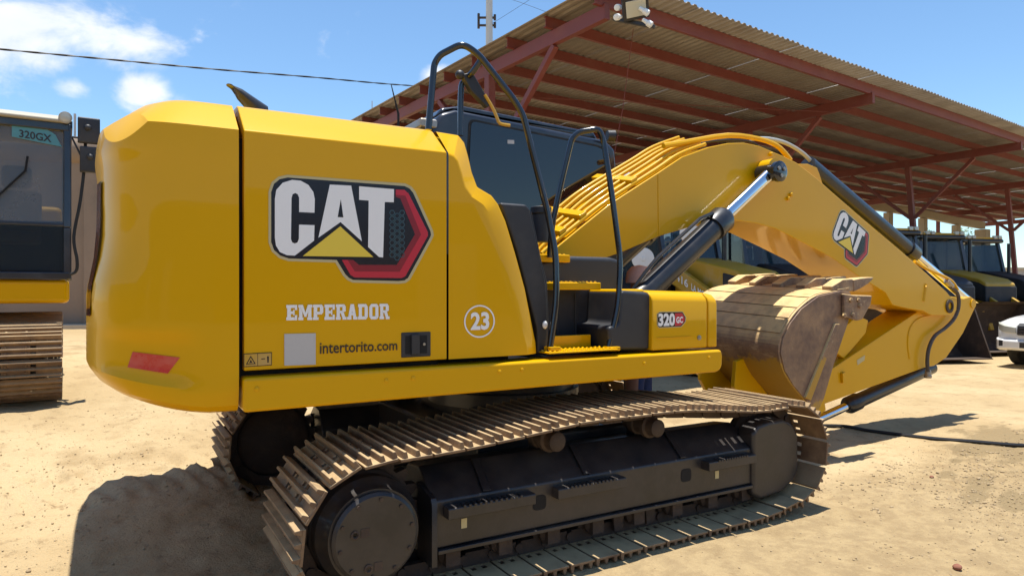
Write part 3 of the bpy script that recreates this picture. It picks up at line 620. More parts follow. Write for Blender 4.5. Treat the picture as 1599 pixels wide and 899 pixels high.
m.build('lettering', 'white_letter', DOOR, world=True, smooth=False, fixn=False)
text_decal('web_address', 'intertorito.com', (499.5, 535), (620.5, 532), (620.5, 546.5), (499.5, 552.5), 'letter_dark', DOOR, bold=.012)
m = MB(); m.poly([YP(*c) for c in ((444, 521), (493, 520), (493, 569), (444, 570.5))]); m.build('blank_sticker', 'sticker_grey', DOOR, world=True, smooth=False, fixn=False)
m = MB(); m.mi = 1; m.poly([YP(*c) for c in ((380.5, 552), (424.5, 549.5), (424.5, 570), (380.5, 573))]); m.mi = 0; m.poly([YP(*c, .0036) for c in ((381.6, 553), (402, 552), (402, 570.5), (381.6, 571.6))]); m.poly([YP(*c, .0036) for c in ((402.9, 551.9), (423.5, 550.8), (423.5, 569), (402.9, 570.4))])
m.mi = 1; m.poly([YP(*c, .0042) for c in ((384, 569), (391.5, 555), (399.5, 568))]); m.mi = 0; m.poly([YP(*c, .0048) for c in ((386.4, 567.6), (391.6, 558), (397, 567))]); m.mi = 1; m.poly([YP(*c, .0052) for c in ((389, 566.5), (391.5, 561), (394.4, 566.2))])
m.poly([YP(*c, .0042) for c in ((408, 559.5), (414, 559), (414, 560.4), (408, 561))]); m.poly([YP(*c, .0042) for c in ((417, 556), (420, 556), (419.5, 566), (417.5, 566))])
m.build('warning_sticker', ['yellow_old', 'logo_black'], DOOR, world=True, smooth=False, fixn=False)
# latch
def pxbox(x0, x1, y0, y1, Y0, Y1, m): 
    a, b = PY(x0, y1, Y0), PY(x1, y0, Y0); m.box(a.x, b.x, min(Y0, Y1), max(Y0, Y1), a.z, b.z); return m
m = pxbox(627, 673, 517.5, 558.5, DY - .006, DY + .02, MB()); lt = m.build('door_latch', 'black_plastic', DOOR, world=True, bevel=.006)
pxbox(633, 667, 523, 553, DY - .0075, DY, MB()).build('latch_recess', 'dark', DOOR, world=True); pxbox(643, 656, 522, 554, DY - .02, DY, MB()).build('latch_paddle', 'black_plastic', DOOR, world=True, bevel=.005)  # near-black plate paints the shade of a recess round the paddle
p = PY(662, 537, DY - .009); m = MB(); m.cyl(p, p + Vector((0, -.006, 0)), .008, n=12); m.build('keyhole', 'steel', DOOR, world=True)
# number 23 in a ring on the front panel
c = PY(749, 501.5, DY - .003); m = MB(); rr = (PY(773, 501.5, DY).x - PY(725, 501.5, DY).x) / 2; rz = (PY(749, 476, DY).z - PY(749, 527, DY).z) / 2; K = 44
for i in range(K):
    a0, a1 = 2 * math.pi * i / K, 2 * math.pi * (i + 1) / K
    m.poly([c + Vector((rr * s_ * math.cos(a), 0, rz * s_ * math.sin(a))) for a, s_ in ((a0, .91), (a0, 1), (a1, 1), (a1, .91))])
m.build('number_ring', 'white_letter', FRONT, world=True, smooth=False, fixn=False)
text_decal('number', '23', (735, 487.5), (764, 486.5), (764, 514.5), (735, 515.5), 'white_letter', FRONT, bold=.035)

# ---- exhaust
a, b = PY(352, 128, -.25), PY(396, 166, -.25); d = (b - a); m = MB()
m.rings([[p + (Vector((0, 1, 0)) * math.cos(t) + Vector((d.z, 0, -d.x)).normalized() * math.sin(t)) * r + Vector((sk * math.sin(t), 0, sk * .6 * math.sin(t))) for t in [2 * math.pi * k / 20 for k in range(20)]] for p, r, sk in ((a + d * .16, .045, .05), (a + d * .5, .055, .02), (b + d * .3, .06, 0), (b + d * .3 + Vector((.05, 0, -.5)), .06, 0))], cap=False)
m.build('exhaust_pipe', 'black_paint', **Wd)
# ---- black plastic column beside the steps, tank covers, steps
def pprism(name, pts, Y, Y1, material, bevel=.02, parent=EXC, rnd=0, seg=3):
    q = XZ(pts, Y)
    if rnd: q = rounded(q, rnd)
    m = MB(); m.prism(q, Y, Y1); return m.build(name, material, parent, world=True, bevel=bevel, seg=seg)
pprism('step_column', [(781, 316), (822, 319), (828, 325), (832, 345), (846, 410), (854, 445), (857, 505), (854, 553), (839, 553), (838, 512), (806, 388)], -1.245, -.95, 'black_plastic', .022)
p = pprism('column_facet', [(822, 322), (831, 330), (846, 405), (855, 440), (858, 503), (855, 551), (849, 551), (848, 500), (842, 440)], -1.22, -.9, 'black_plastic', .012)
a = PY(851, 507, -1.25); m = MB(); m.ball(a, .022, sc=(.9, .5, 1.2)); m.build('marker_lamp', 'white', p, world=True)
a, b = PY(830, 340, -1.0), PY(846, 325, -1.0); m = MB(); m.cyl(Vector((.42, -.85, 2.02)), Vector((.42, -.85, 2.22)), .065, n=18); m.cyl(Vector((.42, -.85, 2.22)), Vector((.42, -.85, 2.27)), .075, n=18); m.build('filler_cap', 'black_plastic', bevel=.006, **Wd)
m = MB(); m.prism(rounded([(.30, 1.2), (1.09, 1.2), (1.09, 1.90), (1.0, 1.925), (.48, 1.925), (.30, 1.85)], .05), -.93, -.35); tank = m.build('tank_cover', 'black_plastic', bevel=.035, seg=4, **Wd)
for x in (.50, .66, .80, .94): m = MB(); m.box(x - .012, x + .012, -.940, -.925, 1.34, 1.66); m.build('cover_rib', 'black_plastic', tank, world=True, bevel=.006)
m = MB(); m.box(.30, 1.09, -1.2, -.9, 1.18, 1.24); m.build('step_floor', 'black_paint', **Wd)
def tread(name, x0, x1, y0, y1, Yf, depth, dim=True):
    a, b = PY(x0, y1, Yf), PY(x1, y0, Yf); m = MB(); m.box(a.x, b.x, Yf, Yf + depth, a.z, b.z); o = m.build(name, 'yellow_paint', bevel=.008, **Wd)
    if dim:
        m = MB(); nx_ = int((b.x - a.x) / .035)
        for i in range(nx_):
            for j in range(int(depth / .045)): m.lathe((a.x + .02 + i * .035, Yf + .022 + j * .045, b.z - .001), (0, 0, 1), [(0, .010), (.006, .009), (.009, .004)], 6)
        m.build('grip_studs', 'yellow_paint', o, world=True, kind='stuff')
    return o
tread('step_tread', 869, 939, 441, 452.5, -1.16, .24)
tread('step_tread', 840, 891, 398, 408.5, -.98, .30)
tread('sill_tread', 858, 966, 544, 553, -1.365, .20)
m = pxbox(861, 923, 522, 545, -1.13, -1.10, MB()); m.build('kick_plate', 'yellow_paint', bevel=.006, **Wd)
for x in (860, 953): m = pxbox(x, x + 16, 541, 548, -1.34, -1.26, MB()); m.build('rail_foot', 'yellow_paint', bevel=.004, **Wd)
m = MB(); m.prism(rounded(XZ([(1014.5, 547), (1018, 462), (1012, 456), (970, 453), (966, 506), (950, 510), (953, 547)], -1.30), .03), -1.30, -.80); m.build('battery_cover', 'black_plastic', bevel=.035, seg=4, **Wd)
q = [Vector((p.x, p.z)) for p in (PY(x, y, DY) for x, y in ((1018.5, 548), (1021, 466), (1103, 471), (1104.5, 543)))]
def shoulder_box(name, x0, x1, zb, zt0, zt1, rounded_end=False):
    sx = [x0, x1]; m = MB()
    secs = []
    for x, zt in ((x0, zt0), (x1, zt1)):
        secs.append([Vector((x, y, z)) for y, z in ((DY, zb), (DY, zt - .075), (DY + .012, zt - .045), (DY + .05, zt - .012), (DY + .11, zt), (-.70, zt + .005), (-.70, zb))])
    m.rings(secs); return m.build(name, 'yellow_paint', bevel=.012, seg=3, ang=30, **Wd)
x0, x1, x2 = PY(1018.5, 500, DY).x, PY(1104.5, 500, DY).x, PY(1120, 500, DY).x
TB = shoulder_box('tool_box', x0, x1, 1.262, 1.682, 1.668); shoulder_box('tool_box_end', x1 + .010, x2, 1.262, 1.668, 1.655)
m = MB(); m.box(.78, x0 - .004, -1.26, -.70, 1.64, 1.690); m.build('box_lid', 'yellow_paint', bevel=.02, seg=3, **Wd)
m = pxbox(1026, 1080, 524.5, 528, DY - .006, DY + .01, MB()); m.build('door_crease', 'yellow_paint', TB, world=True, bevel=.005)
p = PY(1091.5, 527, DY); m = MB(); m.lathe(p, (0, -1, 0), [(-.004, .018), (.006, .018), (.007, .011), (.012, .009)], 14); m.build('box_lock', 'steel', TB, world=True)
# 320 GC badge
m = MB(); m.mi = 0; m.poly([PY(x, y, DY - .002) for x, y in ((1025.5, 490), (1030, 486.5), (1066, 486), (1071.5, 495), (1071, 502), (1064, 510.5), (1029, 512), (1026, 508))])
m.mi = 1; m.poly([PY(x, y, DY - .0028) for x, y in ((1026.6, 490.5), (1030, 487.6), (1065.5, 487), (1070.4, 495.4), (1070, 501.6), (1063.5, 509.4), (1029.4, 510.8), (1027, 507.5))])
m.mi = 2; m.poly([PY(x, y, DY - .0036) for x, y in ((1054, 489), (1065, 488.6), (1069.2, 495.8), (1068.8, 501.2), (1063, 508), (1054, 508.8))])
m.build('badge', ['logo_border', 'logo_black', 'logo_red'], TB, world=True, smooth=False, fixn=False)
text_decal('badge_number', '320', (1028, 489), (1054, 488.6), (1054, 508.6), (1028, 509.4), 'white_letter', TB, bold=.045, off=.0048)
text_decal('badge_suffix', 'GC', (1056, 494.5), (1066.5, 494), (1066.5, 504), (1056, 504.6), 'white_letter', TB, bold=.04, off=.0048)

# ---- handrails
def rail(name, spec, r=.021, sm=0, k=7):
    P = [PY(x, y, Y) for x, y, Y in spec]; Q = [P[0]]
    for i in range(1, len(P) - 1):                          # rounded bends
        a, b, c = P[i - 1], P[i], P[i + 1]; d1, d2 = a - b, c - b; rr = min(.10, d1.length * .45, d2.length * .45); p1, p2 = b + d1.normalized() * rr, b + d2.normalized() * rr
        Q += [p1 * (1 - t) ** 2 + b * 2 * t * (1 - t) + p2 * t * t for t in [j / k for j in range(k + 1)]]
    Q.append(P[-1]); m = MB(); m.tube(Q, r, 14); return m.build(name, 'black_gloss', ang=60, **Wd)
hA = rail('handrail', [(858, 549, -1.30), (869, 470, -1.30), (868, 398, -1.28), (856, 335, -1.24), (817, 180, -1.18), (802, 155, -1.16), (746, 84, -1.10), (722, 68, -1.06), (687, 86, -1.0), (678, 100, -.98), (669, 203, -.98)])
m = MB(); P = [PY(x, y, Y) for x, y, Y in ((719, 212, -.95), (720, 140, -.95), (726, 126, -.97), (738, 113, -1.05), (752, 92, -1.10))]; m.tube(P, .019, 12, smooth=5); m.build('rail_stay', 'black_gloss', hA, world=True, ang=60)
m = MB(); A = [PY(x, y, -1.02) for x, y in ((722, 116), (738, 112), (757, 145), (768, 163), (762, 168), (736, 142))]; m.prism([(p.x, p.z) for p in A], -1.02, -.97); m.build('mirror_bracket', 'black_plastic', hA, world=True, bevel=.008)
m = MB(); m.tube([PY(x, y, -1.02) for x, y in ((757, 148), (770, 170), (776, 184), (781, 193), (796, 196))], .011, 8, smooth=4); m.build('mirror_arm', 'yellow_old', hA, world=True)
a = PY(718, 117, -1.0); m = MB(); m.ball(a, .03); m.build('pivot_knob', 'black_plastic', hA, world=True)
rail('handrail', [(950, 541, -1.28), (965, 480, -1.28), (969, 408, -1.26), (955, 300, -1.22), (943, 222, -1.16), (936, 201, -1.15), (905, 206, -1.08), (893, 216, -1.06), (878, 278, -1.04), (862, 352, -1.02), (858, 402, -1.0)], .020)

# ---- cab
def cab_poly(): return [(.16, 1.25), (.06, 2.3), (.08, 3.02), (.16, 3.16), (.30, 3.21), (1.90, 3.125), (2.02, 3.05), (2.12, 2.3), (2.10, 1.25)]
m = MB(); m.prism(cab_poly(), .30, 1.32); CAB = m.build('cab', 'cab_black', bevel=.05, seg=3, **Wd)
m = MB(); m.prism([(.14, 3.14), (.30, 3.20), (1.86, 3.12), (1.80, 3.20), (.4, 3.265), (.2, 3.22)], .36, 1.26); m.build('cab_roof', 'cab_black', CAB, world=True, bevel=.03)
win = XZ([(736, 189), (935, 230), (950, 240), (957, 300), (955, 345), (735, 345), (731, 300)], .29)
m = MB(); m.prism(rounded(win, .05), .290, .305); pane = m.build('side_window', 'glass_dark', CAB, world=True)
seal = rounded(offset_poly(win, .018) if True else win, .05)
m = MB(); m.prism(rounded([(x + (.02 if x > 1.2 else -.02), z + (.02 if z > 2.7 else 0)) for x, z in win], .06), .2955, .32); m.build('window_seal', 'rubber', CAB, world=True)
a = PY(797, 221, .288); m = MB(); m.poly([PY(x, y, .287) for x, y in ((792.5, 218.5), (803, 219), (803, 225), (792.5, 224.5))]); m.build('window_sticker', 'sticker_grey', CAB, world=True, smooth=False, fixn=False)
m = MB(); m.box(.045, .06, .42, 1.2, 2.35, 2.95); m.build('rear_window', 'glass_dark', CAB, world=True)
m = MB(); m.box(-.02, .14, .30, 1.32, 3.02, 3.10); m.build('rear_visor', 'steel', CAB, world=True, bevel=.02)
a = PY(948, 212, .25); m = MB(); m.cyl(a, a + Vector((.07, -.02, 0)), .05, .055, n=16); m.build('work_lamp', 'black_plastic', CAB, world=True)
a = PY(622, 178, .9); m = MB(); m.tube([a + Vector((0, 0, -.25)), a + Vector((0, 0, .0)), PY(611, 133, .9)], [.012, .010, .004], 6); m.build('antenna', 'dark', CAB, world=True)

# ---- boom
BY = -.30
boom_px = [(830, 432), (850, 402), (868, 387), (912, 351), (953, 318), (1029, 269), (1065, 245), (1106, 230), (1137, 223.5), (1162, 223), (1186, 228), (1224, 244), (1244, 254), (1275, 278), (1303, 303), (1349, 343), (1413, 397), (1445, 425), (1478, 455), (1492, 472), (1494, 484), (1484, 492), (1455, 492), (1441, 485), (1420, 482), (1394, 476), (1383, 457), (1339, 430), (1299, 402), (1257, 380), (1211, 357), (1182, 349), (1150, 344.5), (1125, 345), (1096, 349), (1029, 369), (968, 395), (950, 401), (900, 425), (860, 452)]
m = MB(); m.prism(XZ(boom_px, BY), BY, -BY); BOOM = m.build('boom', 'yellow_boom', ang=22, bevel=.008, **Wd)
# cover plate joints and weld seams on the boom
def seam(px_path, name='weld_seam', r=.006, Y=BY):
    m = MB(); m.tube([PY(x, y, Y - .001) for x, y in px_path], r, 6); m.build(name, 'yellow_boom', BOOM, world=True)
seam([(1027.5, 272), (1028, 320), (1028.5, 367)])
for x, y in ((1229.5, 310), (1234, 304), (1203, 241)):
    p = PY(x, y, BY); m = MB(); m.lathe(p, (0, -1, 0), [(-.002, .02), (.02, .02), (.03, .012)], 10); m.build('boss', 'yellow_boom', BOOM, world=True)
# logo on the boom
tri = {'T': ((965, 160), (1351, 362.5)), 'BL': ((325, 628), (1308, 378)), 'BR': ((820, 635), (1331.3, 395.5))}
(s0, d0), (s1, d1), (s2, d2) = tri['T'], tri['BL'], tri['BR']; W0, W1, W2 = [PY(*d, BY) for d in (d0, d1, d2)]
det = (s1[0] - s0[0]) * (s2[1] - s0[1]) - (s2[0] - s0[0]) * (s1[1] - s0[1])
def boom_map(a, b):
    u = ((a - s0[0]) * (s2[1] - s0[1]) - (s2[0] - s0[0]) * (b - s0[1])) / det; v = ((s1[0] - s0[0]) * (b - s0[1]) - (a - s0[0]) * (s1[1] - s0[1])) / det
    return W0 + (W1 - W0) * u + (W2 - W0) * v
logo(boom_map, Vector((0, -1, 0))).build('logo_decal', LOGOM, BOOM, world=True, smooth=False, fixn=False)
# hydraulic pipes on the boom top
top = XZ([(850, 400), (868, 385), (912, 349), (953, 316), (1029, 267), (1065, 244), (1106, 229)], BY)
for k in range(6):
    Y = -.26 + .070 * k; h = .024 + .027 * k
    P = [Vector((x, Y, z + h + .006 * math.sin(i * 1.3 + k))) for i, (x, z) in enumerate(top)]
    P[0].z -= .02 * k; m = MB(); m.tube(P, .018, 10, smooth=4); m.build('boom_pipe', 'yellow_boom', BOOM, world=True, ang=60)
for x, y in ((992, 285), (912, 340), (880, 365)):
    p = PY(x, y, BY); m = MB(); m.box(-.04, .04, -.27, .25, -.01, .035, Matrix.Translation((p.x, 0, p.z + .06)) @ Matrix.Rotation(R(-30), 4, 'Y') @ Matrix.Rotation(R(12), 4, 'X')); m.build('pipe_clamp', 'yellow_boom', BOOM, world=True, bevel=.004)
for k in range(2):
    Y = -.20 + .28 * k; P = [PY(x, y, Y) for x, y in ((1036, 228 - 2 * k), (1072, 222), (1137, 211.5), (1185, 217), (1212, 227), (1226, 240), (1234, 250))]; m = MB(); m.tube(P, .026, 8, smooth=3); m.build('hose_guard', 'yellow_boom', BOOM, world=True)
m = MB(); m.tube([PY(x, y, -.1) for x, y in ((1048, 238), (1075, 229), (1110, 221), (1150, 219), (1178, 224), (1190, 240), (1194, 258))], .012, 8, smooth=4); m.build('grease_hose', 'cable_black', BOOM, world=True)
m = MB(); m.tube([PY(x, y, -.02) for x, y in ((1172, 217), (1200, 217), (1228, 224), (1252, 238), (1266, 252), (1272, 262))], .022, 10, smooth=4); m.build('hydraulic_hose', 'clear_hose', BOOM, world=True)
for Y in (-.16, .12):
    m = MB(); m.prism(XZ([(1240, 256), (1262, 256), (1276, 262), (1280, 272), (1285, 288), (1276, 282)], Y), Y, Y + .05); m.build('cylinder_lug', 'yellow_boom', BOOM, world=True, bevel=.006)
m = MB(); m.tube([PY(x, y, -.27) for x, y in ((1428, 408), (1448, 420), (1475, 432), (1487, 440), (1495, 452))], .020, 8, smooth=3); m.build('tip_pipe', 'yellow_boom', BOOM, world=True)
p = PY(1482, 478, BY); m = MB(); m.lathe(p, (0, -1, 0), [(-.01, .085), (.015, .085), (.02, .06), (.02, .05), (-.005, .05)], 20); m.build('tip_pin', 'rust_dark', BOOM, world=True)
m = MB(); m.tube([PY(x, y, BY) for x, y in ((1444, 448), (1446, 443), (1442, 470))], .018, 8); m.build('lug', 'yellow_boom', BOOM, world=True)
# ---- cylinders
def cylinder(name, A, Bp, frac, rb, rr, mb='black_paint'):
    A, Bp = Vector(A), Vector(Bp); d = Bp - A; u = d.normalized(); M_ = A + d * frac
    m = MB(); m.tube([A - u * .02, M_ - u * .02], rb, 26); o = m.build(name, mb, **Wd)
    m = MB(); m.lathe(M_ - u * .10, u, [(0, rb * 1.0), (.0, rb * 1.18), (.16, rb * 1.18), (.19, rb * 1.02), (.22, rb * .8), (.22, rr)], 26); m.build('gland', mb, o, world=True)
    m = MB(); m.cyl(M_, Bp, rr, n=20); m.build('piston_rod', 'chrome', o, world=True)
    return o, M_, u
for Y, nm in ((-.47, 'near'), (.47, 'far')):
    A, B_, Cc = PY(985, 478, -.47), PY(1203, 270, -.47), PY(1122, 347, -.47); A, B_, Cc = [Vector((p.x, Y, p.z)) for p in (A, B_, Cc)]
    o, M_, u = cylinder('boom_cylinder', A, B_, (Cc - A).length / (B_ - A).length, .105, .062)
    m = MB(); m.lathe(B_ + Vector((0, .12 if Y < 0 else -.12, 0)), (0, -1 if Y < 0 else 1, 0), [(0, .085), (.20, .085), (.20, .10), (.235, .10), (.245, .08), (.245, .001)], 22); m.build('rod_eye', 'black_gloss', o, world=True)
    m = MB(); 
    for k in range(3): a_ = 2 * math.pi * k / 3 + .5; c_ = B_ + Vector((.045 * math.cos(a_), -.127 if Y < 0 else .127, .045 * math.sin(a_))); m.cyl(c_, c_ + Vector((0, -.012 if Y < 0 else .012, 0)), .018, n=8)
    m.build('eye_bolts', 'steel', o, world=True)
    nrm_ = Vector((-u.z, 0, u.x)); s_ = -.05
    P = [A + u * .28 + nrm_ * .165 + Vector((0, s_, 0)), A + u * .45 + nrm_ * .185 + Vector((0, s_, 0)), M_ - u * .22 + nrm_ * .18 + Vector((0, s_, 0)), M_ - u * .08 + nrm_ * .14 + Vector((0, s_, 0)), M_ + nrm_ * .09]
    m = MB(); m.tube([A + u * .1 + nrm_ * .10] + P, .017, 8); m.build('cylinder_pipe', 'black_paint', o, world=True)
    p = PY(1183, 262, BY); m = MB(); m.lathe((p.x + .09, -.36 if Y < 0 else .36, p.z - .02), (0, 1, 0), [(-.08, .10), (.08, .10)], 20); m.build('pin_boss', 'yellow_boom', BOOM, world=True)
cylinder('stick_cylinder', PY(1262, 258, 0), PY(1516, 473, 0), .58, .095, .055)
cylinder('bucket_cylinder', PY(1452, 574, 0), PY(1276, 655, 0), .72, .085, .05)
# ---- stick
SY = -.20
stick_px = [(1258, 604), (1284, 588), (1300, 575), (1435, 485), (1452, 470), (1480, 462), (1505, 466), (1516, 463), (1523, 468), (1524.5, 477), (1504, 520), (1478, 558), (1459, 571), (1443, 574), (1284, 632), (1262, 632)]
m = MB(); m.prism(XZ(stick_px, SY), SY, -SY); ST = m.build('stick', 'yellow_boom', ang=22, bevel=.010, **Wd)
seam_pts = [(1420, 560), (1417, 535), (1421, 512), (1433, 498), (1452, 492)]
m = MB(); m.tube([PY(x, y, SY) for x, y in seam_pts], .012, 6, smooth=3); m.build('weld_seam', 'yellow_boom', ST, world=True)
p = PY(1519, 474, SY); m = MB(); m.lathe(p, (0, -1, 0), [(-.01, .06), (.012, .06), (.012, .03)], 16); m.build('pin', 'yellow_boom', ST, world=True)
m = MB(); m.tube([PY(x, y, -.27) for x, y in ((1483, 447), (1495, 458), (1497, 478), (1490, 497), (1476, 512), (1460, 524), (1451, 542), (1448, 562), (1449, 580))], .022, 10, smooth=5); hz = m.build('stick_hose', 'hose_brown', ST, world=True)
p = PY(1449, 581, -.24); m = MB(); m.lathe(p + Vector((0, 0, .03)), (0, 0, -1), [(0, .03), (.02, .035), (.06, .035), (.07, .045), (.10, .04)], 10); m.build('hose_fitting', 'steel', ST, world=True)
m = MB(); m.tube([PY(x, y, -.27) for x, y in ((1478, 438), (1486, 447))], .034, 10); m.build('hose_fitting', 'steel', ST, world=True)
pxq = [(1338, 562), (1351, 554), (1350, 562), (1339, 570)]; m = MB(); m.poly([PY(x, y, SY - .003) for x, y in pxq]); m.build('sticker', 'logo_border', ST, world=True, smooth=False, fixn=False)
m = MB(); m.prism(XZ([(1312, 582), (1317, 580), (1317, 596), (1313, 598)], SY), SY - .03, SY); m.build('lug', 'yellow_boom', ST, world=True, bevel=.006)
m = MB(); m.prism(XZ([(1300, 545), (1322, 508), (1340, 492), (1356, 500), (1352, 520), (1318, 560)], -.16), -.16, -.09); m.build('linkage_arm', 'yellow_boom', bevel=.008, **Wd)
# bucket link at the stick end
for Y in (-.27, .22):
    m = MB(); m.prism(XZ([(1262, 590), (1282, 584), (1290, 640), (1276, 652), (1262, 640)], Y), Y, Y + .05); m.build('bucket_link', 'yellow_boom', bevel=.008, **Wd)

# ---- bucket
KY = .68
prof_px = [(1311, 453), (1275, 461), (1248, 481), (1231, 503), (1219, 527), (1215.5, 550), (1222, 577), (1236, 601), (1254, 622), (1262, 634)]
prof = catmull([Vector((p.x, 0, p.z)) for p in (PY(x, y, -KY) for x, y in prof_px)], 4)
cx_ = sum(p.x for p in prof) / len(prof); nn = []
for i in range(len(prof)):
    d = (prof[min(i + 1, len(prof) - 1)] - prof[max(i - 1, 0)]).normalized(); nn.append(Vector((d.z, 0, -d.x)))
if (nn[len(nn) // 2]).x > 0: nn = [-v for v in nn]
m = MB(); m.rings([[p + Vector((0, -KY, 0)), p + Vector((0, KY, 0)), p - nn[i] * .03 + Vector((0, KY, 0)), p - nn[i] * .03 + Vector((0, -KY, 0))] for i, p in enumerate(prof)]); BK = m.build('bucket', 'bucket_steel', ang=30, bevel=.006, **Wd)
side_px = [(1311, 454)] + [(x + 2, y + 1) for x, y in prof_px[1:]] + [(1277, 640), (1285, 622), (1301, 567), (1323, 503), (1330, 470), (1326, 456)]
for Y0, Y1 in ((-KY - .012, -KY + .03), (KY - .03, KY + .012)):
    q = XZ(side_px, -KY); m = MB(); m.prism(q, Y0, Y1); m.build('side_plate', 'bucket_cheek', BK, world=True, bevel=.006, ang=25)
for s_ in (-1, 1):
    q = XZ([(1300, 505), (1307, 505), (1262, 624), (1253, 620)], -KY); Y0 = s_ * (KY + .035); m = MB(); m.prism(q, min(Y0, s_ * KY), max(Y0, s_ * KY)); m.build('side_bar', 'bucket_steel', BK, world=True, bevel=.008)
    q = XZ([(1311, 458), (1326, 460), (1355, 461), (1353, 474), (1340, 498), (1332, 500), (1312, 494)], -KY); Y0 = s_ * (KY + .05); m = MB(); m.prism(q, min(Y0, s_ * (KY + .012)), max(Y0, s_ * (KY + .012))); sc = m.build('side_cutter', 'bucket_steel', BK, world=True, bevel=.012)
    for x, y in ((1328, 468), (1340, 468), (1342, 477), (1318, 492), (1331, 491)):
        p = PY(x, y, -KY - .05); m = MB(); m.lathe(Vector((p.x, s_ * (KY + .046), p.z)), (0, s_, 0), [(0, .025), (.018, .025), (.022, .012)], 6); m.build('bolt', 'bucket_steel', BK, world=True)
# wear plates welded across the back
L = len(prof)
for k, (i0, i1) in enumerate(((1, 5), (5.25, 8), (8.25, 11), (11.25, 15))):
    pf = lambda q, A: A[int(q)].lerp(A[min(int(q) + 1, L - 1)], q - int(q))
    m = MB(); m.rings([[pf(i, prof) + pf(i, nn) * h + Vector((0, y, 0)) for h, y in ((.001, -KY + .02), (.009, -KY + .026), (.009, KY - .026), (.001, KY - .02))] for i in [i0 + (i1 - i0) * z_ / 4 for z_ in range(5)]]); m.build('wear_plate', 'bucket_steel', BK, world=True, ang=30, bevel=.004)
# lip and teeth
lip0 = PY(1311, 453, -KY); dl = (PY(1340, 447, -KY) - lip0).normalized()
m = MB(); u_ = Vector((-dl.z, 0, dl.x)); m.rings([[lip0 + dl * a + u_ * b + Vector((0, y - lip0.y, 0)) for a, b in ((-.03, -.04), (.16, -.012), (.16, .01), (-.03, .012))] for y in (-KY, KY)]); m.build('cutting_lip', 'bucket_steel', BK, world=True, bevel=.006)
for k in range(5):
    y = -KY + .07 + k * (2 * KY - .14) / 4; c = lip0 + Vector((0, y - lip0.y, 0)); W_ = .058
    def rg(a, b0, b1, w_): return [c + dl * a + u_ * b_ + Vector((0, yy, 0)) for b_, yy in ((b0, -w_), (b0, w_), (b1, w_), (b1, -w_))]
    m = MB(); m.rings([rg(-.10, -.035, .05, W_), rg(.08, -.045, .10, W_ * 1.1), rg(.24, -.04, .085, W_ * 1.05), rg(.26, -.045, .07, W_ * .9)]); th = m.build('tooth_adapter', 'bucket_steel', BK, world=True, bevel=.012, seg=3)
    m = MB(); m.rings([rg(.24, -.045, .075, W_ * 1.15), rg(.36, -.03, .075, W_ * 1.05), rg(.52, .0, .065, W_ * .8), rg(.64, .035, .052, W_ * .5)]); m.build('tooth_tip', 'bucket_steel', BK, world=True, bevel=.010, seg=3)
# hinge ears below the shell
for Y in (-.24, .20):
    m = MB(); e = prof[-14]; q = [(prof[i].x, prof[i].z) for i in (L - 14, L - 10, L - 6, L - 2)]; q += [(prof[-1].x + .02, prof[-1].z - .10), (prof[-8].x + .05, prof[-1].z - .16), (prof[-8].x - .16, prof[-1].z - .10), (prof[-14].x - .13, prof[-8].z - .04), (prof[-14].x - .10, prof[-14].z - .02)]
    m.prism(q, Y, Y + .05); m.build('hinge_ear', 'yellow_boom', BK, world=True, bevel=.008, ang=30)
m = MB(); p0 = Vector((prof[-8].x - .06, 0, prof[-1].z - .02)); m.cyl(p0 + Vector((0, -.2, 0)), p0 + Vector((0, .22, 0)), .07, n=16); m.build('hinge_pin', 'rust_dark', BK, world=True)

for o in [BK] + list(BK.children):                           # the bucket hangs a little out of level
    ty = WM[o.name].translation.y
    for v in o.data.vertices: v.co.z += .05 * (ty + v.co.y + KY)
# ------------------------------------------------------------------ open shed behind the excavator
D1 = Vector((math.cos(R(5.6)), math.sin(R(5.6)), 0)); D2 = Vector((-D1.y, D1.x, 0)); C0 = Vector((4.82, 4.17, 0)); EH, SLP = 6.5, .02
SHED = empty('open_shed', tuple(C0), R(5.6), 'long open steel shed with red beams and rusty corrugated roof', 'shed')
def roof_z(v): return EH - SLP * v
# frame of the shed: x = along the eave, y = depth, z up
PITCH, NR, DEPTH = .178, 6, 11.2; SW = PITCH * NR
def sheet():
    m = MB(); xs = []
    for i in range(NR):
        for a, h in ((0, 0), (.30, 0), (.45, .034), (.80, .034), (.95, 0)): xs.append((i * PITCH + a * PITCH, h))
    xs.append((NR * PITCH + .03, 0)); V = [-.45 + (DEPTH + .8) * k / 8 for k in range(9)]
    for th in (0,):
        base = len(m.v)
        m.v += [Vector((x, v, h + roof_z(v) + .16)) for v in V for x, h in xs]; n = len(xs)
        m.f += [(base + j * n + i, base + j * n + i + 1, base + (j + 1) * n + i + 1, base + (j + 1) * n + i) for j in range(len(V) - 1) for i in range(n - 1)]
    m.m = [0] * len(m.f); return m
s0_ = sheet().build('roof_sheet', 'roof_zinc', SHED, ang=20, fixn=False)
md = s0_.modifiers.new('thickness', 'SOLIDIFY'); md.thickness = .004
x00 = s0_.location.x
NS = 45
s0_.location.x = x00 - .22
for k in range(1, NS):
    o = s0_.copy(); COL.objects.link(o); o.location.x = x00 - .22 + k * SW; o.location.z += random.uniform(-.012, .012) + .003 * (k % 2); o.rotation_euler.y = R(random.uniform(-.25, .25))
LEN = NS * SW - .6
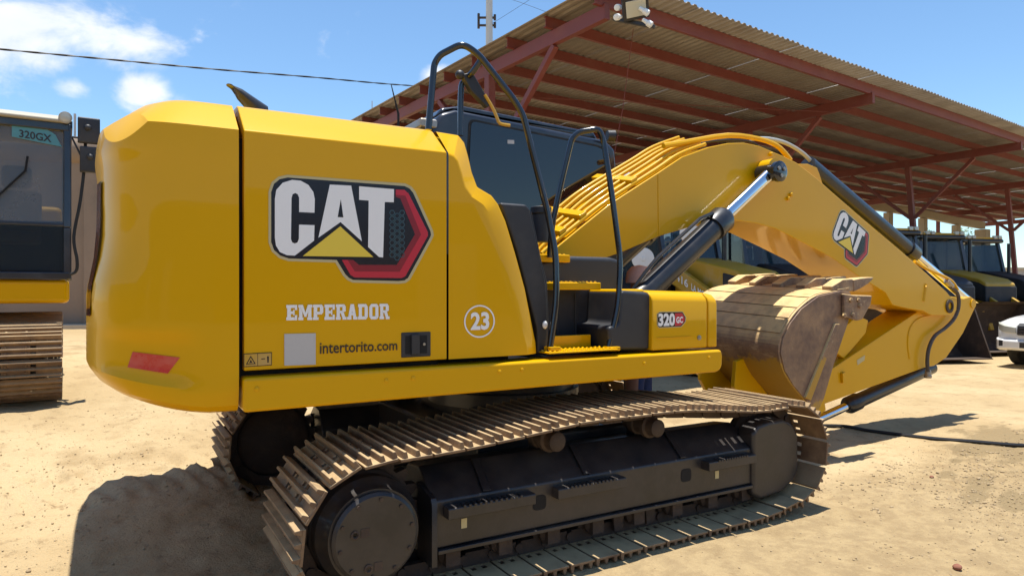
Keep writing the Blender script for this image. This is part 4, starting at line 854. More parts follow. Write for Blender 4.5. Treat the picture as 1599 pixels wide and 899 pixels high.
def channel(p0, p1, w_, h, t=.012, side=1):                  # C section along x
    m = MB(); a, b = p0, p1
    y0, z0 = a[1], a[2]
    sec = [(0, 0), (w_, 0), (w_, t), (t, t), (t, h - t), (w_, h - t), (w_, h), (0, h)]
    m.v = [Vector((a[0], y0 + side * u, z0 + v)) for u, v in sec] + [Vector((b[0], b[1] + side * u, b[2] + v)) for u, v in sec]; n = 8
    m.f = [tuple(range(n)), tuple(range(2 * n - 1, n - 1, -1))] + [((i + 1) % n, i, n + i, n + (i + 1) % n) for i in range(n)]; m.m = [0] * len(m.f); return m
PV = [.02, 1.33, 2.53, 3.81, 4.98, 6.12, 7.22, 8.34, 9.5, 10.7]
for k, v in enumerate(PV):
    hh = .24 if k == 0 else .20
    channel((-.12, v, roof_z(v) + .155 - hh), (LEN, v, roof_z(v) + .155 - hh), .07, hh, side=1 if k % 2 else 1).build('purlin', 'shed_red', SHED)
RU = [.12, 9.0, 18.6, 28.0, 37.4, 46.5]
for u in RU:
    z0 = -.052; m = MB(); P0, P1 = (u, -.02, roof_z(0) + z0 - .13), (u, DEPTH, roof_z(DEPTH) + z0 - .13); m.bar(P0, P1, .12, .26)
    m.build('rafter', 'shed_red', SHED, bevel=.006)
    lean = 0 if u < 1 else -.45
    for v in (3.5, 10.2):
        ln = lean if v < 5 else 0
        m = MB(); m.bar((u, v, roof_z(v) - .31), (u + (.12 if ln else 0), v + ln, -.05), .17, .17, (1, 0, 0)); m.build('post', 'shed_red', SHED, bevel=.006)
    m = MB(); m.bar((u, 1.35, roof_z(1.35) - .33), (u, 3.42 + (lean * .35), 4.25), .11, .11); m.build('brace', 'shed_red', SHED, bevel=.004)
    m = MB(); m.bar((u, 5.6, roof_z(5.6) - .33), (u, 3.58 + (lean * .35), 4.25), .11, .11); m.build('brace', 'shed_red', SHED, bevel=.004)
for v in (5.0, 8.6):                                          # sag rods between bays
    m = MB(); m.cyl((.1, v, roof_z(v) - .3), (9.0, v - 4, roof_z(v - 4) - .3), .008, n=6); m.build('tie_rod', 'shed_red', SHED)
for p in ((988, 45, 960, 330), ):
    a = PD(989, 45, 12.6); b = a + Vector((-.35, .3, -2.9)); m = MB(); m.tube([a, a * .5 + b * .5 + Vector((.05, 0, 0)), b], .006, 5); m.build('hanging_wire', 'shed_red', SHED, world=True)
# floodlight and lamp heads at the corner of the eave
FL = empty('floodlight', tuple(PD(992, 12, 11.0)), R(5.6) - R(20), 'flat floodlight between white lamp sockets under the shed roof corner', 'floodlight')
cF = PD(992, 12, 11.0); 
def fl_box(name, w_, h_, d_, mt, c, tilt=R(38), bev=.01):
    m = MB(); M_ = Matrix.Translation(c) @ Matrix.Rotation(R(-25), 4, 'Z') @ Matrix.Rotation(tilt, 4, 'X') @ Matrix.Rotation(R(-14), 4, 'Y'); m.box(-w_, w_, -d_, d_, -h_, h_, M_); return m.build(name, mt, FL, world=True, bevel=bev)
fl_box('lamp_housing', .21, .18, .05, 'black_plastic', cF)
nrm_ = (Matrix.Rotation(R(-25), 3, 'Z') @ Matrix.Rotation(R(38), 3, 'X') @ Vector((0, -1, 0)))
fl_box('lamp_glass', .16, .13, .006, 'lamp_lens', cF + nrm_ * .055, bev=.004)
m = MB(); a = PD(958, 30, 11.3); b = PD(1022, 42, 11.0); m.bar(a, b, .07, .06); m.build('lamp_bracket', 'black_plastic', FL, world=True, bevel=.01)
for x, y, d in ((967, 12, 11.1), (966, 27, 11.0), (1005, 17, 10.9), (1010, 35, 10.9)):
    a = PD(x, y, d); m = MB(); m.lathe(a, (RGT * .7 - UP * .55 - FWD * .2) if x > 990 else (-RGT * .5 - UP * .3 - FWD * .7), [(-.08, .03), (0, .035), (.02, .052), (.09, .052), (.10, .03)], 14); m.build('lamp_socket', 'white', FL, world=True)

# beige steel frame standing behind the shed
BF = empty('beige_steel_frame', tuple(GD(25, 39)), R(5.6), 'beige steel portal frame standing open beyond the parked machines', 'frame')
bp_ = [(1330, 318, 36), (1387, 325, 37.5), (1441, 334, 39), (1493, 345, 40.5), (1534, 352, 42)]
tops = [PD(x, y, d) for x, y, d in bp_]
for i in range(len(tops) - 1): m = MB(); m.bar(tops[i], tops[i + 1] + (tops[i + 1] - tops[i]) * .02, .3, .42); m.build('frame_beam', 'beige_steel', BF, world=True, bevel=.02)
for i, p in enumerate(tops): m = MB(); wv = .62 if i == 4 else .36; m.bar(p - UP * .25, Vector((p.x, p.y, -.1)), wv, wv, (1, 0, 0)); m.build('frame_post', 'beige_steel', BF, world=True, bevel=.02)

# grey wall and building at the left edge
WB = empty('rendered_wall', tuple(GD(-9.5, 14.9, .7)), 0, 'tall grey brown rendered wall behind the excavator with mirrors', 'wall')
a, b = GD(-16.5, 15.4), GD(1.0, 18.5)
m = MB(); m.bar(Vector((a.x, a.y, 2.6)), Vector((b.x, b.y, 2.6)), .35, 4.8); m.build('wall_panel', 'concrete_wall', WB, world=True)
m = MB(); dv = (b - a).normalized(); off_ = Vector((dv.y, -dv.x, 0)); 
P = [Vector((a.x, a.y, 5.02)) - off_ * .0, Vector((b.x, b.y, 4.9))]; m.tube(P, .36, 16); m.build('roof_roll', 'concrete_wall', WB, world=True)
m = MB(); m.bar(Vector((a.x, a.y, .74)) + off_ * .30, Vector((b.x, b.y, .70)) + off_ * .30, .7, .24); m.build('kerb', 'concrete_edge', WB, world=True, bevel=.02)
for k in range(4):
    c = a.lerp(b, .12 + .25 * k); m = MB(); m.bar(Vector((c.x, c.y, .3)) + off_ * .05, Vector((c.x, c.y, 4.8)) + off_ * .05, .45, .40, dv); m.build('pilaster', 'concrete_wall', WB, world=True, bevel=.02)
a = PD(117, 195, 17.5); m = MB(); m.cyl(a - UP * .8, a + UP * .28, .03, n=8); m.build('vent_pipe', 'pole_grey', None, label='thin vent pipe standing on top of the grey wall', cat='pipe')

PWL = empty('boundary_wall', (-27, -10, 0), 0, 'plain boundary wall along the far side of the yard, behind the camera', 'wall')  # unseen wall, added to take the bright glow off the counterweight
m = MB(); m.box(-27.3, -27, -34, 8, 0, 5.2); m.build('wall_panel', 'concrete_wall', PWL, world=True)
for k in range(8): m = MB(); m.box(-27.0, -26.75, -32 + k * 5.4, -31.5 + k * 5.4, 0, 5.3); m.build('pilaster', 'concrete_edge', PWL, world=True)
# utility pole, tank, mast and cables
UPL = empty('utility_pole', tuple(GD(-.9, 27)), 0, 'grey concrete utility pole rising behind the shed roof', 'pole')
a = PD(764, 240, 27); m = MB(); m.tube([Vector((a.x, a.y, 0)), Vector((a.x, a.y, 14.6))], [.19, .125], 14); m.build('pole_shaft', 'pole_grey', UPL, world=True)
for y, s_ in ((28, 1), (40, -1)):
    c = PD(764, y, 27); m = MB(); m.bar(c - RGT * .42, c + RGT * .25, .07, .07); m.cyl(c - RGT * .42 - UP * .12, c - RGT * .42 + UP * .16, .05, n=10); m.cyl(c + RGT * .22 - UP * .1, c + RGT * .22 + UP * .12, .05, n=10); m.build('cross_arm', 'rust_dark', UPL, world=True)
TK = empty('water_tank', tuple(GD(-1.6, 24)), 0, 'white round water tank seen through the tall handrail', 'water tank')
c = PD(735, 99, 24); m = MB(); m.lathe((c.x, c.y, c.z - .9), (0, 0, 1), [(0, .42), (.75, .42), (.95, .38), (1.05, .28), (1.10, .1)], 24); m.build('tank_body', 'white', TK, world=True)
m = MB(); m.cyl((c.x, c.y, c.z - .9), (c.x, c.y, 0), .09, n=10); m.build('tank_column', 'pole_grey', TK, world=True)
a = PD(581, 190, 30); m = MB(); m.tube([Vector((a.x, a.y, 0)), Vector((a.x, a.y, a.z + .9))], [.05, .02], 8); m.build('radio_mast', 'pole_grey', None, label='slim far radio mast showing above the hood edge', cat='mast')
def wire(name, P, r, label, tw=0, n=6, twist=0):
    m = MB(); Q = catmull([Vector(p) for p in P], 22)
    if tw:
        for s_ in (0, math.pi): m.tube([q + (UP * math.cos(i * twist + s_) + FWD * math.sin(i * twist + s_)) * tw for i, q in enumerate(Q)], r, n)
    else: m.tube(Q, r, n)
    return m.build(name, 'cable_black', None, label=label, cat='cable')
wire('overhead_cable', [PD(-420, 36, 9), PD(-180, 59, 10), PD(0, 77, 11), PD(170, 93, 12.2), PD(330, 108, 13.4), PD(490, 121, 15), PD(600, 131, 17), PD(672, 136, 19), PD(740, 141, 24), PD(764, 142, 26.9)], .010, 'twisted black overhead cable crossing the sky on the left', .008, 6, .55)
wire('overhead_wire', [PD(640, -60, 28), PD(760, -10, 28), PD(800, 0, 28.2), PD(860, 22, 28.6), PD(930, 52, 30)], .007, 'fine wire running from pole to the shed roof corner')
wire('overhead_wire', [PD(764, 40, 27), PD(830, -2, 26), PD(900, -50, 25)], .006, 'fine wire rising steeply away from the pole')
c = PZ(1300, 668, .0)
wire('ground_hose', [(c.x - 1.2, c.y + .5, .03), (c.x, c.y, .03)] + [tuple(Vector((p.x, p.y, ground_z(p.x, p.y, False) + .02))) for p in (PZ(1360, 675, 0), PZ(1450, 686, 0), PZ(1520, 693, 0), PZ(1599, 698, 0), PZ(1720, 702, 0), PZ(1950, 712, 0))], .020, 'black hose lying across the sunlit sand beside the bucket')
# ------------------------------------------------------------------ second excavator, facing the camera at the left edge
E2 = empty('excavator', (-4.348, 5.485, .46), R(-87), 'dusty excavator facing out with a teal sticker across its windshield and twin mirrors', 'excavator')
make_track(E2, -1.19, .594, None); make_track(E2, 1.19, .594, None); LOWER = set(o.name for o in E2.children)
P2 = dict(parent=E2)
m = MB(); m.box(-.75, .75, -.98, .98, .45, .72); m.build('carbody', 'frame_black', bevel=.03, **P2)
m = MB(); m.lathe((0, 0, .80), (0, 0, 1), [(0, .62), (.14, .62), (.14, .58), (.28, .58)], 32); m.build('swing_bearing', 'frame_black', **P2)
m = MB(); m.box(-2.2, 1.0, -1.3, 1.3, 1.08, 1.22); m.build('upper_frame', 'black_paint', bevel=.02, **P2)
m = MB(); m.box(-.7, 1.49, .28, 1.40, 1.07, 1.33); m.build('cab_base', 'yellow_paint', bevel=.05, seg=3, **P2)
m = MB(); m.box(-2.2, -.75, -1.33, 1.33, 1.22, 2.35); m.build('engine_hood', 'yellow_paint', bevel=.08, seg=3, **P2)
m = MB(); m.rings([[Vector((-2.15 - d_ * abs(math.sin(t)) ** .75, -w_ * math.copysign(abs(math.cos(t)) ** .75, math.cos(t)), z)) for t in [math.pi * k / 24 for k in range(25)]] for z, w_, d_ in ((1.08, 1.25, .5), (1.15, 1.34, .62), (2.2, 1.34, .6), (2.35, 1.2, .45))]); m.build('counterweight', 'yellow_paint', ang=50, **P2)
m = MB(); m.box(-.6, 1.3, -1.33, -.45, 1.22, 1.75); m.build('tool_box', 'yellow_paint', bevel=.05, **P2)
cabx = [(1.50, 1.33), (1.50, 1.75), (1.40, 3.08), (-.10, 3.08), (-.22, 2.4), (-.22, 1.33)]
def post(a, b, w_=.07, h=.07, nm='cab_post', mt='cab_black'): m = MB(); m.bar(a, b, w_, h, (0, 1, 0)); return m.build(nm, mt, bevel=.012, **P2)
for y in (.38, 1.38):
    post((1.50, y, 1.33), (1.49, y, 1.9)); post((1.49, y, 1.9), (1.40, y, 3.06)); post((-.10, y, 1.33), (-.12, y, 3.06), .12, .1); post((.62, y, 1.33), (.60, y, 3.06))
    post((1.42, y, 3.06), (-.14, y, 3.06), .09, .1)
post((1.50, .36, 1.37), (1.50, 1.40, 1.37), .08, .09, 'front_sill'); post((1.405, .36, 3.03), (1.405, 1.40, 3.03), .10, .08, 'front_header'); post((1.482, .40, 1.93), (1.482, 1.36, 1.93), .04, .035, 'window_bar')
m = MB(); m.box(-.16, -.10, .4, 1.36, 1.33, 2.1); m.build('rear_panel', 'cab_black', **P2)
m = MB(); m.prism([(-.2, 3.08), (-.2, 3.15), (.2, 3.20), (1.3, 3.17), (1.5, 3.10), (1.50, 3.06)], .36, 1.40); m.build('cab_roof', 'beige_dirty', bevel=.035, seg=3, **P2)
def pane(pts, nm, mt): m = MB(); m.poly(pts); o = m.build(nm, mt, smooth=False, fixn=False, **P2); s_ = o.modifiers.new('t', 'SOLIDIFY'); s_.thickness = .006; return o
pane([(1.487, .42, 1.95), (1.487, 1.345, 1.95), (1.405, 1.345, 3.0), (1.405, .42, 3.0)], 'windshield', 'glass_dusty')
pane([(1.505, .42, 1.42), (1.505, 1.345, 1.42), (1.497, 1.345, 1.91), (1.497, .42, 1.91)], 'lower_window', 'glass_tint')
for y in (.375, 1.385): pane([(-.08, y, 1.5), (1.46, y, 1.5), (1.38, y, 3.0), (-.08, y, 3.0)], 'side_window', 'glass_tint')
m = MB(); m.box(.28, .80, .62, 1.12, 1.75, 1.90); m.build('seat_cushion', 'seat_grey', bevel=.05, **P2)
m = MB(); m.box(.22, .36, .62, 1.12, 1.85, 2.42); m.build('seat_back', 'seat_grey', bevel=.06, seg=3, **P2)
m = MB(); m.box(.22, .34, .72, 1.02, 2.44, 2.72); m.build('headrest', 'seat_grey', bevel=.06, seg=3, **P2)
m = MB(); m.tube([(1.52, .60, 2.0), (1.47, 1.0, 2.5), (1.46, 1.02, 2.66)], .012, 6); m.build('wiper', 'dark', **P2)
# windshield sticker
def WS(y, z, off=.012): t = (z - 1.95) / (3.0 - 1.95); return Vector((1.487 - .082 * t + off, y, z))
m = MB(); m.poly([WS(.88, 2.985), WS(.88, 2.86), WS(1.33, 2.80), WS(1.27, 2.93), WS(1.2, 2.975)]); m.build('teal_sticker', 'sticker_teal', smooth=False, fixn=False, **P2)
tv, tf = text_mesh('320GX', .02); m = MB(); m.add([WS(.945 + u * .29, 2.862 - .025 * u + v * .085, .016) for u, v in tv], tf); m.build('sticker_text', 'letter_dark', smooth=False, fixn=False, **P2)
m = MB(); m.lathe((1.47, 1.36, 3.12), (.95, .1, -.1), [(-.06, .04), (.0, .065), (.03, .065), (.035, .05)], 16); wl = m.build('work_lamp', 'beige_dirty', **P2)
m = MB(); m.lathe((1.503, 1.363, 3.117), (.95, .1, -.1), [(0, .056), (.006, .03)], 16); m.build('lamp_glass', 'lamp_lens', wl, frame=E2)
for zz, y in ((2.98, 1.58), (2.66, 1.60)):
    m = MB(); m.prism(rounded([(1.56, zz - .145), (1.66, zz - .15), (1.67, zz + .13), (1.56, zz + .145)], .02), y - .105, y + .105); mi = m.build('mirror', 'black_plastic', bevel=.05, seg=5, **P2)
    m = MB(); m.ball((1.67, y - .01, zz + .02), .035); m.tube([(1.67, y - .01, zz + .02), (1.63, y - .04, zz - .10), (1.55, 1.42, 2.90)], .011, 6); m.build('mirror_mount', 'black_plastic', mi, frame=E2)
m = MB(); m.tube([(1.56, 1.55, 2.90), (1.56, 1.54, 2.6), (1.55, 1.50, 2.2), (1.54, 1.44, 1.8), (1.54, 1.47, 1.55), (1.53, 1.46, 1.42), (1.52, 1.38, 1.38)], .016, 8, smooth=5); m.build('mirror_rail', 'cable_black', **P2)
m = MB(); m.prism([(.2, 1.5), (1.1, 2.5), (2.6, 3.6), (3.0, 3.5), (1.6, 2.2), (.7, 1.35)], -.3, .3); m.build('boom', 'yellow_boom', bevel=.02, **P2)

for o in list(E2.children):                                  # the upper is swung a little against the tracks
    if o.name not in LOWER: o.matrix_local = Matrix.Translation((0, .25, 0)) @ Matrix.Translation(o.location)
# ------------------------------------------------------------------ backhoe loaders under the shed
def backhoe(loc, rz, label, group):
    T = empty('backhoe_loader', loc, rz, label, 'backhoe', group); T.scale = (1.2,) * 3; WM[T.name] = WM[T.name] @ Matrix.Scale(1.2, 4); K = dict(parent=T)
    def wheel(x, y, r, w_):
        m = MB(); s_ = 1 if y > 0 else -1
        m.lathe((x, y - w_ / 2, r), (0, 1, 0), [(0, r * .55), (0, r * .85), (w_ * .15, r * .97), (w_ * .3, r), (w_ * .7, r), (w_ * .85, r * .97), (w_, r * .85), (w_, r * .55)], 26); o = m.build('wheel', 'tyre', **K)
        m = MB(); m.lathe((x, y - w_ * .4, r), (0, 1, 0), [(0, .02), (0, r * .3), (w_ * .1, r * .56), (w_ * .7, r * .56), (w_ * .8, r * .3), (w_ * .8, .02)], 20); m.build('rim', 'yellow_old', o, frame=T)
        m = MB(); n_ = 22
        for k in range(n_): a_ = 2 * math.pi * k / n_; m.box(-.035, .035, -w_ / 2, w_ / 2, -.012, .03, Matrix.Translation((x, y, r)) @ Matrix.Rotation(a_, 4, 'Y') @ Matrix.Translation((0, 0, r - .005)) @ Matrix.Rotation(R(22 * s_), 4, 'Z'))
        m.build('tread', 'tyre', o, frame=T, kind='stuff')
    for y in (-.86, .86): wheel(-1.0, y, .72, .44)
    for y in (-.82, .82): wheel(1.15, y, .47, .32)
    m = MB(); m.box(-1.6, 1.7, -.38, .38, .55, .95); m.build('chassis', 'black_paint', bevel=.03, **K)
    m = MB(); m.prism([(.30, .95), (.30, 1.88), (.6, 1.86), (1.75, 1.62), (1.95, 1.50), (1.95, .95)], -.43, .43); hood = m.build('hood', 'yellow_old', bevel=.05, seg=3, **K)
    m = MB(); m.prism([(1.46, 1.15), (1.46, 1.60), (1.76, 1.535), (1.965, 1.43), (1.97, 1.05)], -.445, .445); m.build('grille', 'black_plastic', hood, frame=T, bevel=.03)
    m = MB(); m.cyl((.75, .28, 1.8), (.75, .28, 2.65), .045, n=12); m.build('exhaust', 'black_paint', **K)
    for y in (-.62, .62):
        for a_, b_ in (((-.95, y, .95), (-1.0, y, 2.72)), ((.32, y * .9, 1.0), (.30, y, 1.7)), ((.30, y, 1.7), (.05, y, 2.72)), ((-.40, y, 1.4), (-.42, y, 2.72))): m = MB(); m.bar(a_, b_, .08, .08, (0, 1, 0)); m.build('cab_post', 'cab_black', **K)
        m = MB(); m.box(-.98, .32, y - .02, y + .02, .95, 1.5); m.build('cab_door', 'cab_black', bevel=.01, **K)
        m = MB(); m.prism([(-.92, 1.52), (.28, 1.52), (.24, 1.75), (.05, 2.66), (-.92, 2.66)], y - .008, y + .008); m.build('side_glass', 'glass_blue', **K)
    m = MB(); m.add([(.32, -.57, 1.6), (.32, .57, 1.6), (.07, .57, 2.66), (.07, -.57, 2.66)], [(0, 1, 2, 3)]); m.build('windscreen', 'glass_blue', **K)
    m = MB(); m.box(-1.08, .22, -.70, .70, 2.70, 2.82); rf = m.build('cab_roof', 'cab_black', bevel=.05, **K)
    for y in (-.52, -.36, .36, .52): m = MB(); m.box(.18, .26, y - .055, y + .055, 2.82, 2.91); m.build('roof_lamp', 'lamp_lens', rf, frame=T, bevel=.01)
    m = MB(); m.bar((.2, -.62, 2.84), (.2, .62, 2.84), .05, .05); m.build('lamp_bar', 'yellow_old', rf, frame=T)
    m = MB(); m.box(-.72, -.25, -.24, .24, 1.25, 1.4); m.box(-.78, -.66, -.24, .24, 1.35, 2.0); m.build('seat', 'seat_grey', bevel=.04, **K)
    for y in (-.60, .60):
        m = MB(); m.prism([(.28, 1.45), (.36, 1.75), (.55, 1.74), (1.62, 1.20), (2.18, .72), (2.25, .48), (2.10, .46), (1.50, .98), (.45, 1.44)], y - .05, y + .05); m.build('loader_arm', 'yellow_old', bevel=.015, **K)
        m = MB(); m.cyl((.55, y * .9, .85), (1.45, y * .9, 1.08), .06, n=12); m.cyl((1.45, y * .9, 1.08), (1.75, y * .9, 1.10), .03, n=10); m.build('lift_cylinder', 'black_paint', **K)
    for y in (-.3, .3): m = MB(); m.bar((1.55, y, 1.35), (2.32, y, .92), .07, .10); m.build('tilt_link', 'yellow_old', bevel=.01, **K)
    prf = [(2.95, .06), (2.30, .05), (2.18, .18), (2.15, .45), (2.22, .80), (2.40, 1.02), (2.55, 1.06)]
    m = MB(); m.rings([[Vector((x, y, z)) for x, y, z in ((a_, -1.12, b_), (a_, 1.12, b_), (a_ + .025, 1.12, b_ + .02), (a_ + .025, -1.12, b_ + .02))] for a_, b_ in prf]); bk = m.build('loader_bucket', 'rust_dark', ang=30, **K)
    for y in (-1.12, 1.09): m = MB(); m.prism(prf + [(2.75, .55)], y, y + .03); m.build('bucket_side', 'rust_dark', bk, frame=T)
    m = MB(); m.prism([(-1.7, .9), (-1.85, 1.5), (-1.75, 2.9), (-1.45, 3.15), (-1.38, 3.05), (-1.58, 2.8), (-1.62, 1.5), (-1.5, .9)], -.13, .13); m.build('rear_boom', 'yellow_old', bevel=.03, **K)
    m = MB(); m.prism([(-1.42, 3.12), (-1.35, 3.02), (-2.1, 1.3), (-2.3, 1.3)], -.10, .10); m.build('rear_stick', 'yellow_old', bevel=.02, **K)
    for y in (-.95, .95): m = MB(); m.bar((-1.5, y, .3), (-1.55, y * 1.02, 1.5), .14, .14); m.box(-1.72, -1.38, y - .2, y + .2, .2, .3); m.build('stabiliser', 'yellow_old', bevel=.01, **K)
    for y in (-.86, .86): m = MB(); m.prism([(-1.75, 1.2), (-1.65, 1.5), (-.4, 1.52), (-.25, 1.2), (-.35, 1.2), (-.5, 1.42), (-1.55, 1.42)], y - .22, y + .22); m.build('fender', 'black_plastic', bevel=.02, **K)
    return T
HB = R(250); dr, dd = 2.52, 1.81
base_bh = None
for k in (-3, -2, -1, 0, 1, 2):
    loc = GD(11.3 + k * dr, 20.4 + k * dd, .02)
    if k == -3:
        M3 = backhoe(tuple(loc + RGT * .02 + FWD * .15), R(266), 'old yellow backhoe loader with white lettering on its arm under the shed', 'backhoe loaders parked under the shed')
    else:
        if base_bh is None: base_bh = copy_tree(M3)
        T = base_bh if k == -2 else copy_tree(base_bh)
        T.location = loc; T.scale = (1.2,) * 3; T.rotation_euler.z = HB + R(random.uniform(-3, 3)); T['label'] = 'old yellow backhoe loader under the shed, ' + ['next to', 'second from', 'third from', 'fourth from', 'fifth from'][k + 2] + ' the lettered one'
NM = ['', ' next to', ' second from', ' third from', ' fourth from', ' fifth from']
for k in (-3, -2, -1, 0, 1, 2):                               # a second row, turned round, deeper under the roof
    T = copy_tree(base_bh); T.location = GD(11.3 + k * dr + .9, 20.4 + k * dd + .6, .02) + D2 * 6.0; T.rotation_euler.z = HB + R(180 + random.uniform(-6, 6)); T['label'] = 'rear-row backhoe loader standing behind the one' + NM[k + 3] + ' the lettered one' if k > -3 else 'rear-row backhoe loader standing behind the lettered one'
    T['group'] = 'backhoe loaders of the back row'
for o in scene.objects:                                       # every other loader has a worn dark hood
    if o.name.startswith('backhoe_loader') and o.name[-1] in '1357':
        for c in o.children:
            if c.name.startswith('hood') or c.name.startswith('fender'): c.material_slots[0].link = 'OBJECT'; c.material_slots[0].material = MATS['black_plastic']
M3.scale = (1.24,) * 3; WM[M3.name] = Matrix.Translation(M3.location) @ Matrix.Rotation(R(266), 4, 'Z') @ Matrix.Scale(1.24, 4)
# lettering on the near machine's arm and its round mirrors
for body, x0_, x1_, wd_ in (('416', .62, .92, .13), ('LA MODERNA', 1.0, 1.66, .11)):
    tv, tf = text_mesh(body, .02); m = MB()
    def arm(u, v): x = x0_ + (x1_ - x0_) * u; zc = 1.56 - (x - .6) * .46; return Vector((x, -.657, zc + (v - .5) * wd_))
    m.add([arm(u, v) for u, v in tv], tf); m.build('arm_lettering', 'white_letter', M3, smooth=False, fixn=False)
for px, py, dep in ((1004, 404, 13.6), (1079, 363, 13.4)):
    c = PD(px, py, dep); m = MB(); m.lathe(c, -FWD - UP * .05, [(-.05, .05), (-.03, .20), (0, .225), (.02, .22), (.03, .15), (.03, .05), (.045, .04)], 26); m.build('round_mirror', 'white', M3, world=True)
    m = MB(); e = WM[M3.name] @ Vector((.10, -.62 if px < 1050 else .62, 2.5)); m.tube([c + FWD * .05, e], .015, 6); m.build('mirror_arm', 'black_paint', M3, world=True)

# ------------------------------------------------------------------ white pickup at the right edge
PK = empty('pickup_truck', tuple(GD(10.85, 14.05, .0)), R(178), 'white pickup truck with black grille, parked beside the loaders', 'pickup'); K = dict(parent=PK)
def section(x, w_, zb, zt, r=.1): return [Vector((x, y, z)) for y, z in ((-w_, zb), (-w_ - .0, zt - r * 1.6), (-w_ + r * .5, zt - r * .5), (-w_ + r * 2, zt), (w_ - r * 2, zt), (w_ - r * .5, zt - r * .5), (w_, zt - r * 1.6), (w_, zb))]
m = MB(); m.rings([section(-.02, .70, .42, .80), section(-.05, .80, .38, .92), section(-.18, .88, .36, 1.01), section(-.6, .92, .36, 1.08), section(-1.35, .93, .36, 1.14), section(-2.0, .93, .36, 1.15), section(-3.3, .93, .36, 1.12), section(-5.2, .92, .45, 1.12)]); body = m.build('body', 'car_white', ang=40, **K)
m = MB(); m.rings([[Vector((x, y, z)) for y, z in ((-w_, 1.08), (-w2, zt), (w2, zt), (w_, 1.08))] for x, w_, w2, zt in ((-1.30, .80, .78, 1.12), (-1.95, .84, .66, 1.68), (-2.4, .86, .68, 1.76), (-3.1, .86, .68, 1.74), (-3.45, .84, .66, 1.2))]); m.build('cabin', 'glass_dark', **K)
m = MB(); m.box(-3.05, -1.98, -.70, .70, 1.735, 1.79); m.build('cabin_roof', 'car_white', bevel=.03, **K)
m = MB(); m.box(-5.15, -3.5, -.80, .80, 1.0, 1.135); m.build('load_bed', 'dark', **K)
m = MB(); m.rings([[Vector((x, y, z)) for y, z in ((-w_, z0_), (w_, z0_), (w_, z1_), (-w_, z1_))] for x, w_, z0_, z1_ in ((.06, .62, .42, .58), (.03, .80, .40, .60), (-.15, .91, .38, .64))]); m.build('bumper', 'car_white', bevel=.03, **K)
m = MB(); m.prism([(-.02, .70), (.035, .72), (.02, .90), (-.08, .96)], -.42, .42); g = m.build('grille', 'black_plastic', bevel=.01, **K)
for z in (.75, .80, .85): m = MB(); m.box(.022, .042, -.40, .40, z - .010, z + .010); m.build('grille_bar', 'chrome', g, frame=PK)
m = MB(); m.box(.03, .065, -.36, .36, .44, .56); m.build('lower_intake', 'black_plastic', bevel=.008, **K)
for y in (-1, 1):
    m = MB(); m.rings([[Vector((x, y * yy, z)) for yy, z in ((a_, z0_), (b_, z0_ + .02), (b_, z1_), (a_, z1_ - .03))] for x, a_, b_, z0_, z1_ in ((.015, .45, .66, .74, .89), (-.06, .46, .80, .76, .93), (-.22, .60, .895, .80, .96))]); m.build('headlight', 'lamp_lens', bevel=.01, **K)
    m = MB(); m.prism([(.01, .46), (.05, .46), (.05, .58), (.01, .60)], min(y * .55, y * .76), max(y * .55, y * .76)); m.build('fog_recess', 'black_plastic', bevel=.008, **K)
    for x in (-.95, -4.1):
        m = MB(); m.lathe((x, y * .80 - .13, .39), (0, 1, 0), [(0, .2), (0, .33), (.04, .385), (.22, .385), (.26, .33), (.26, .2)], 28); wl = m.build('wheel', 'tyre', **K)
        m = MB(); m.lathe((x, y * .80 - .12, .39), (0, 1, 0), [(0, .02), (0, .22), (.24, .22), (.24, .02)], 20); m.build('rim', 'steel', wl, frame=PK)
    m = MB(); m.box(-1.85, -1.65, min(y * .90, y * 1.04), max(y * .90, y * 1.04), 1.12, 1.28); m.build('wing_mirror', 'car_white', bevel=.04, **K)

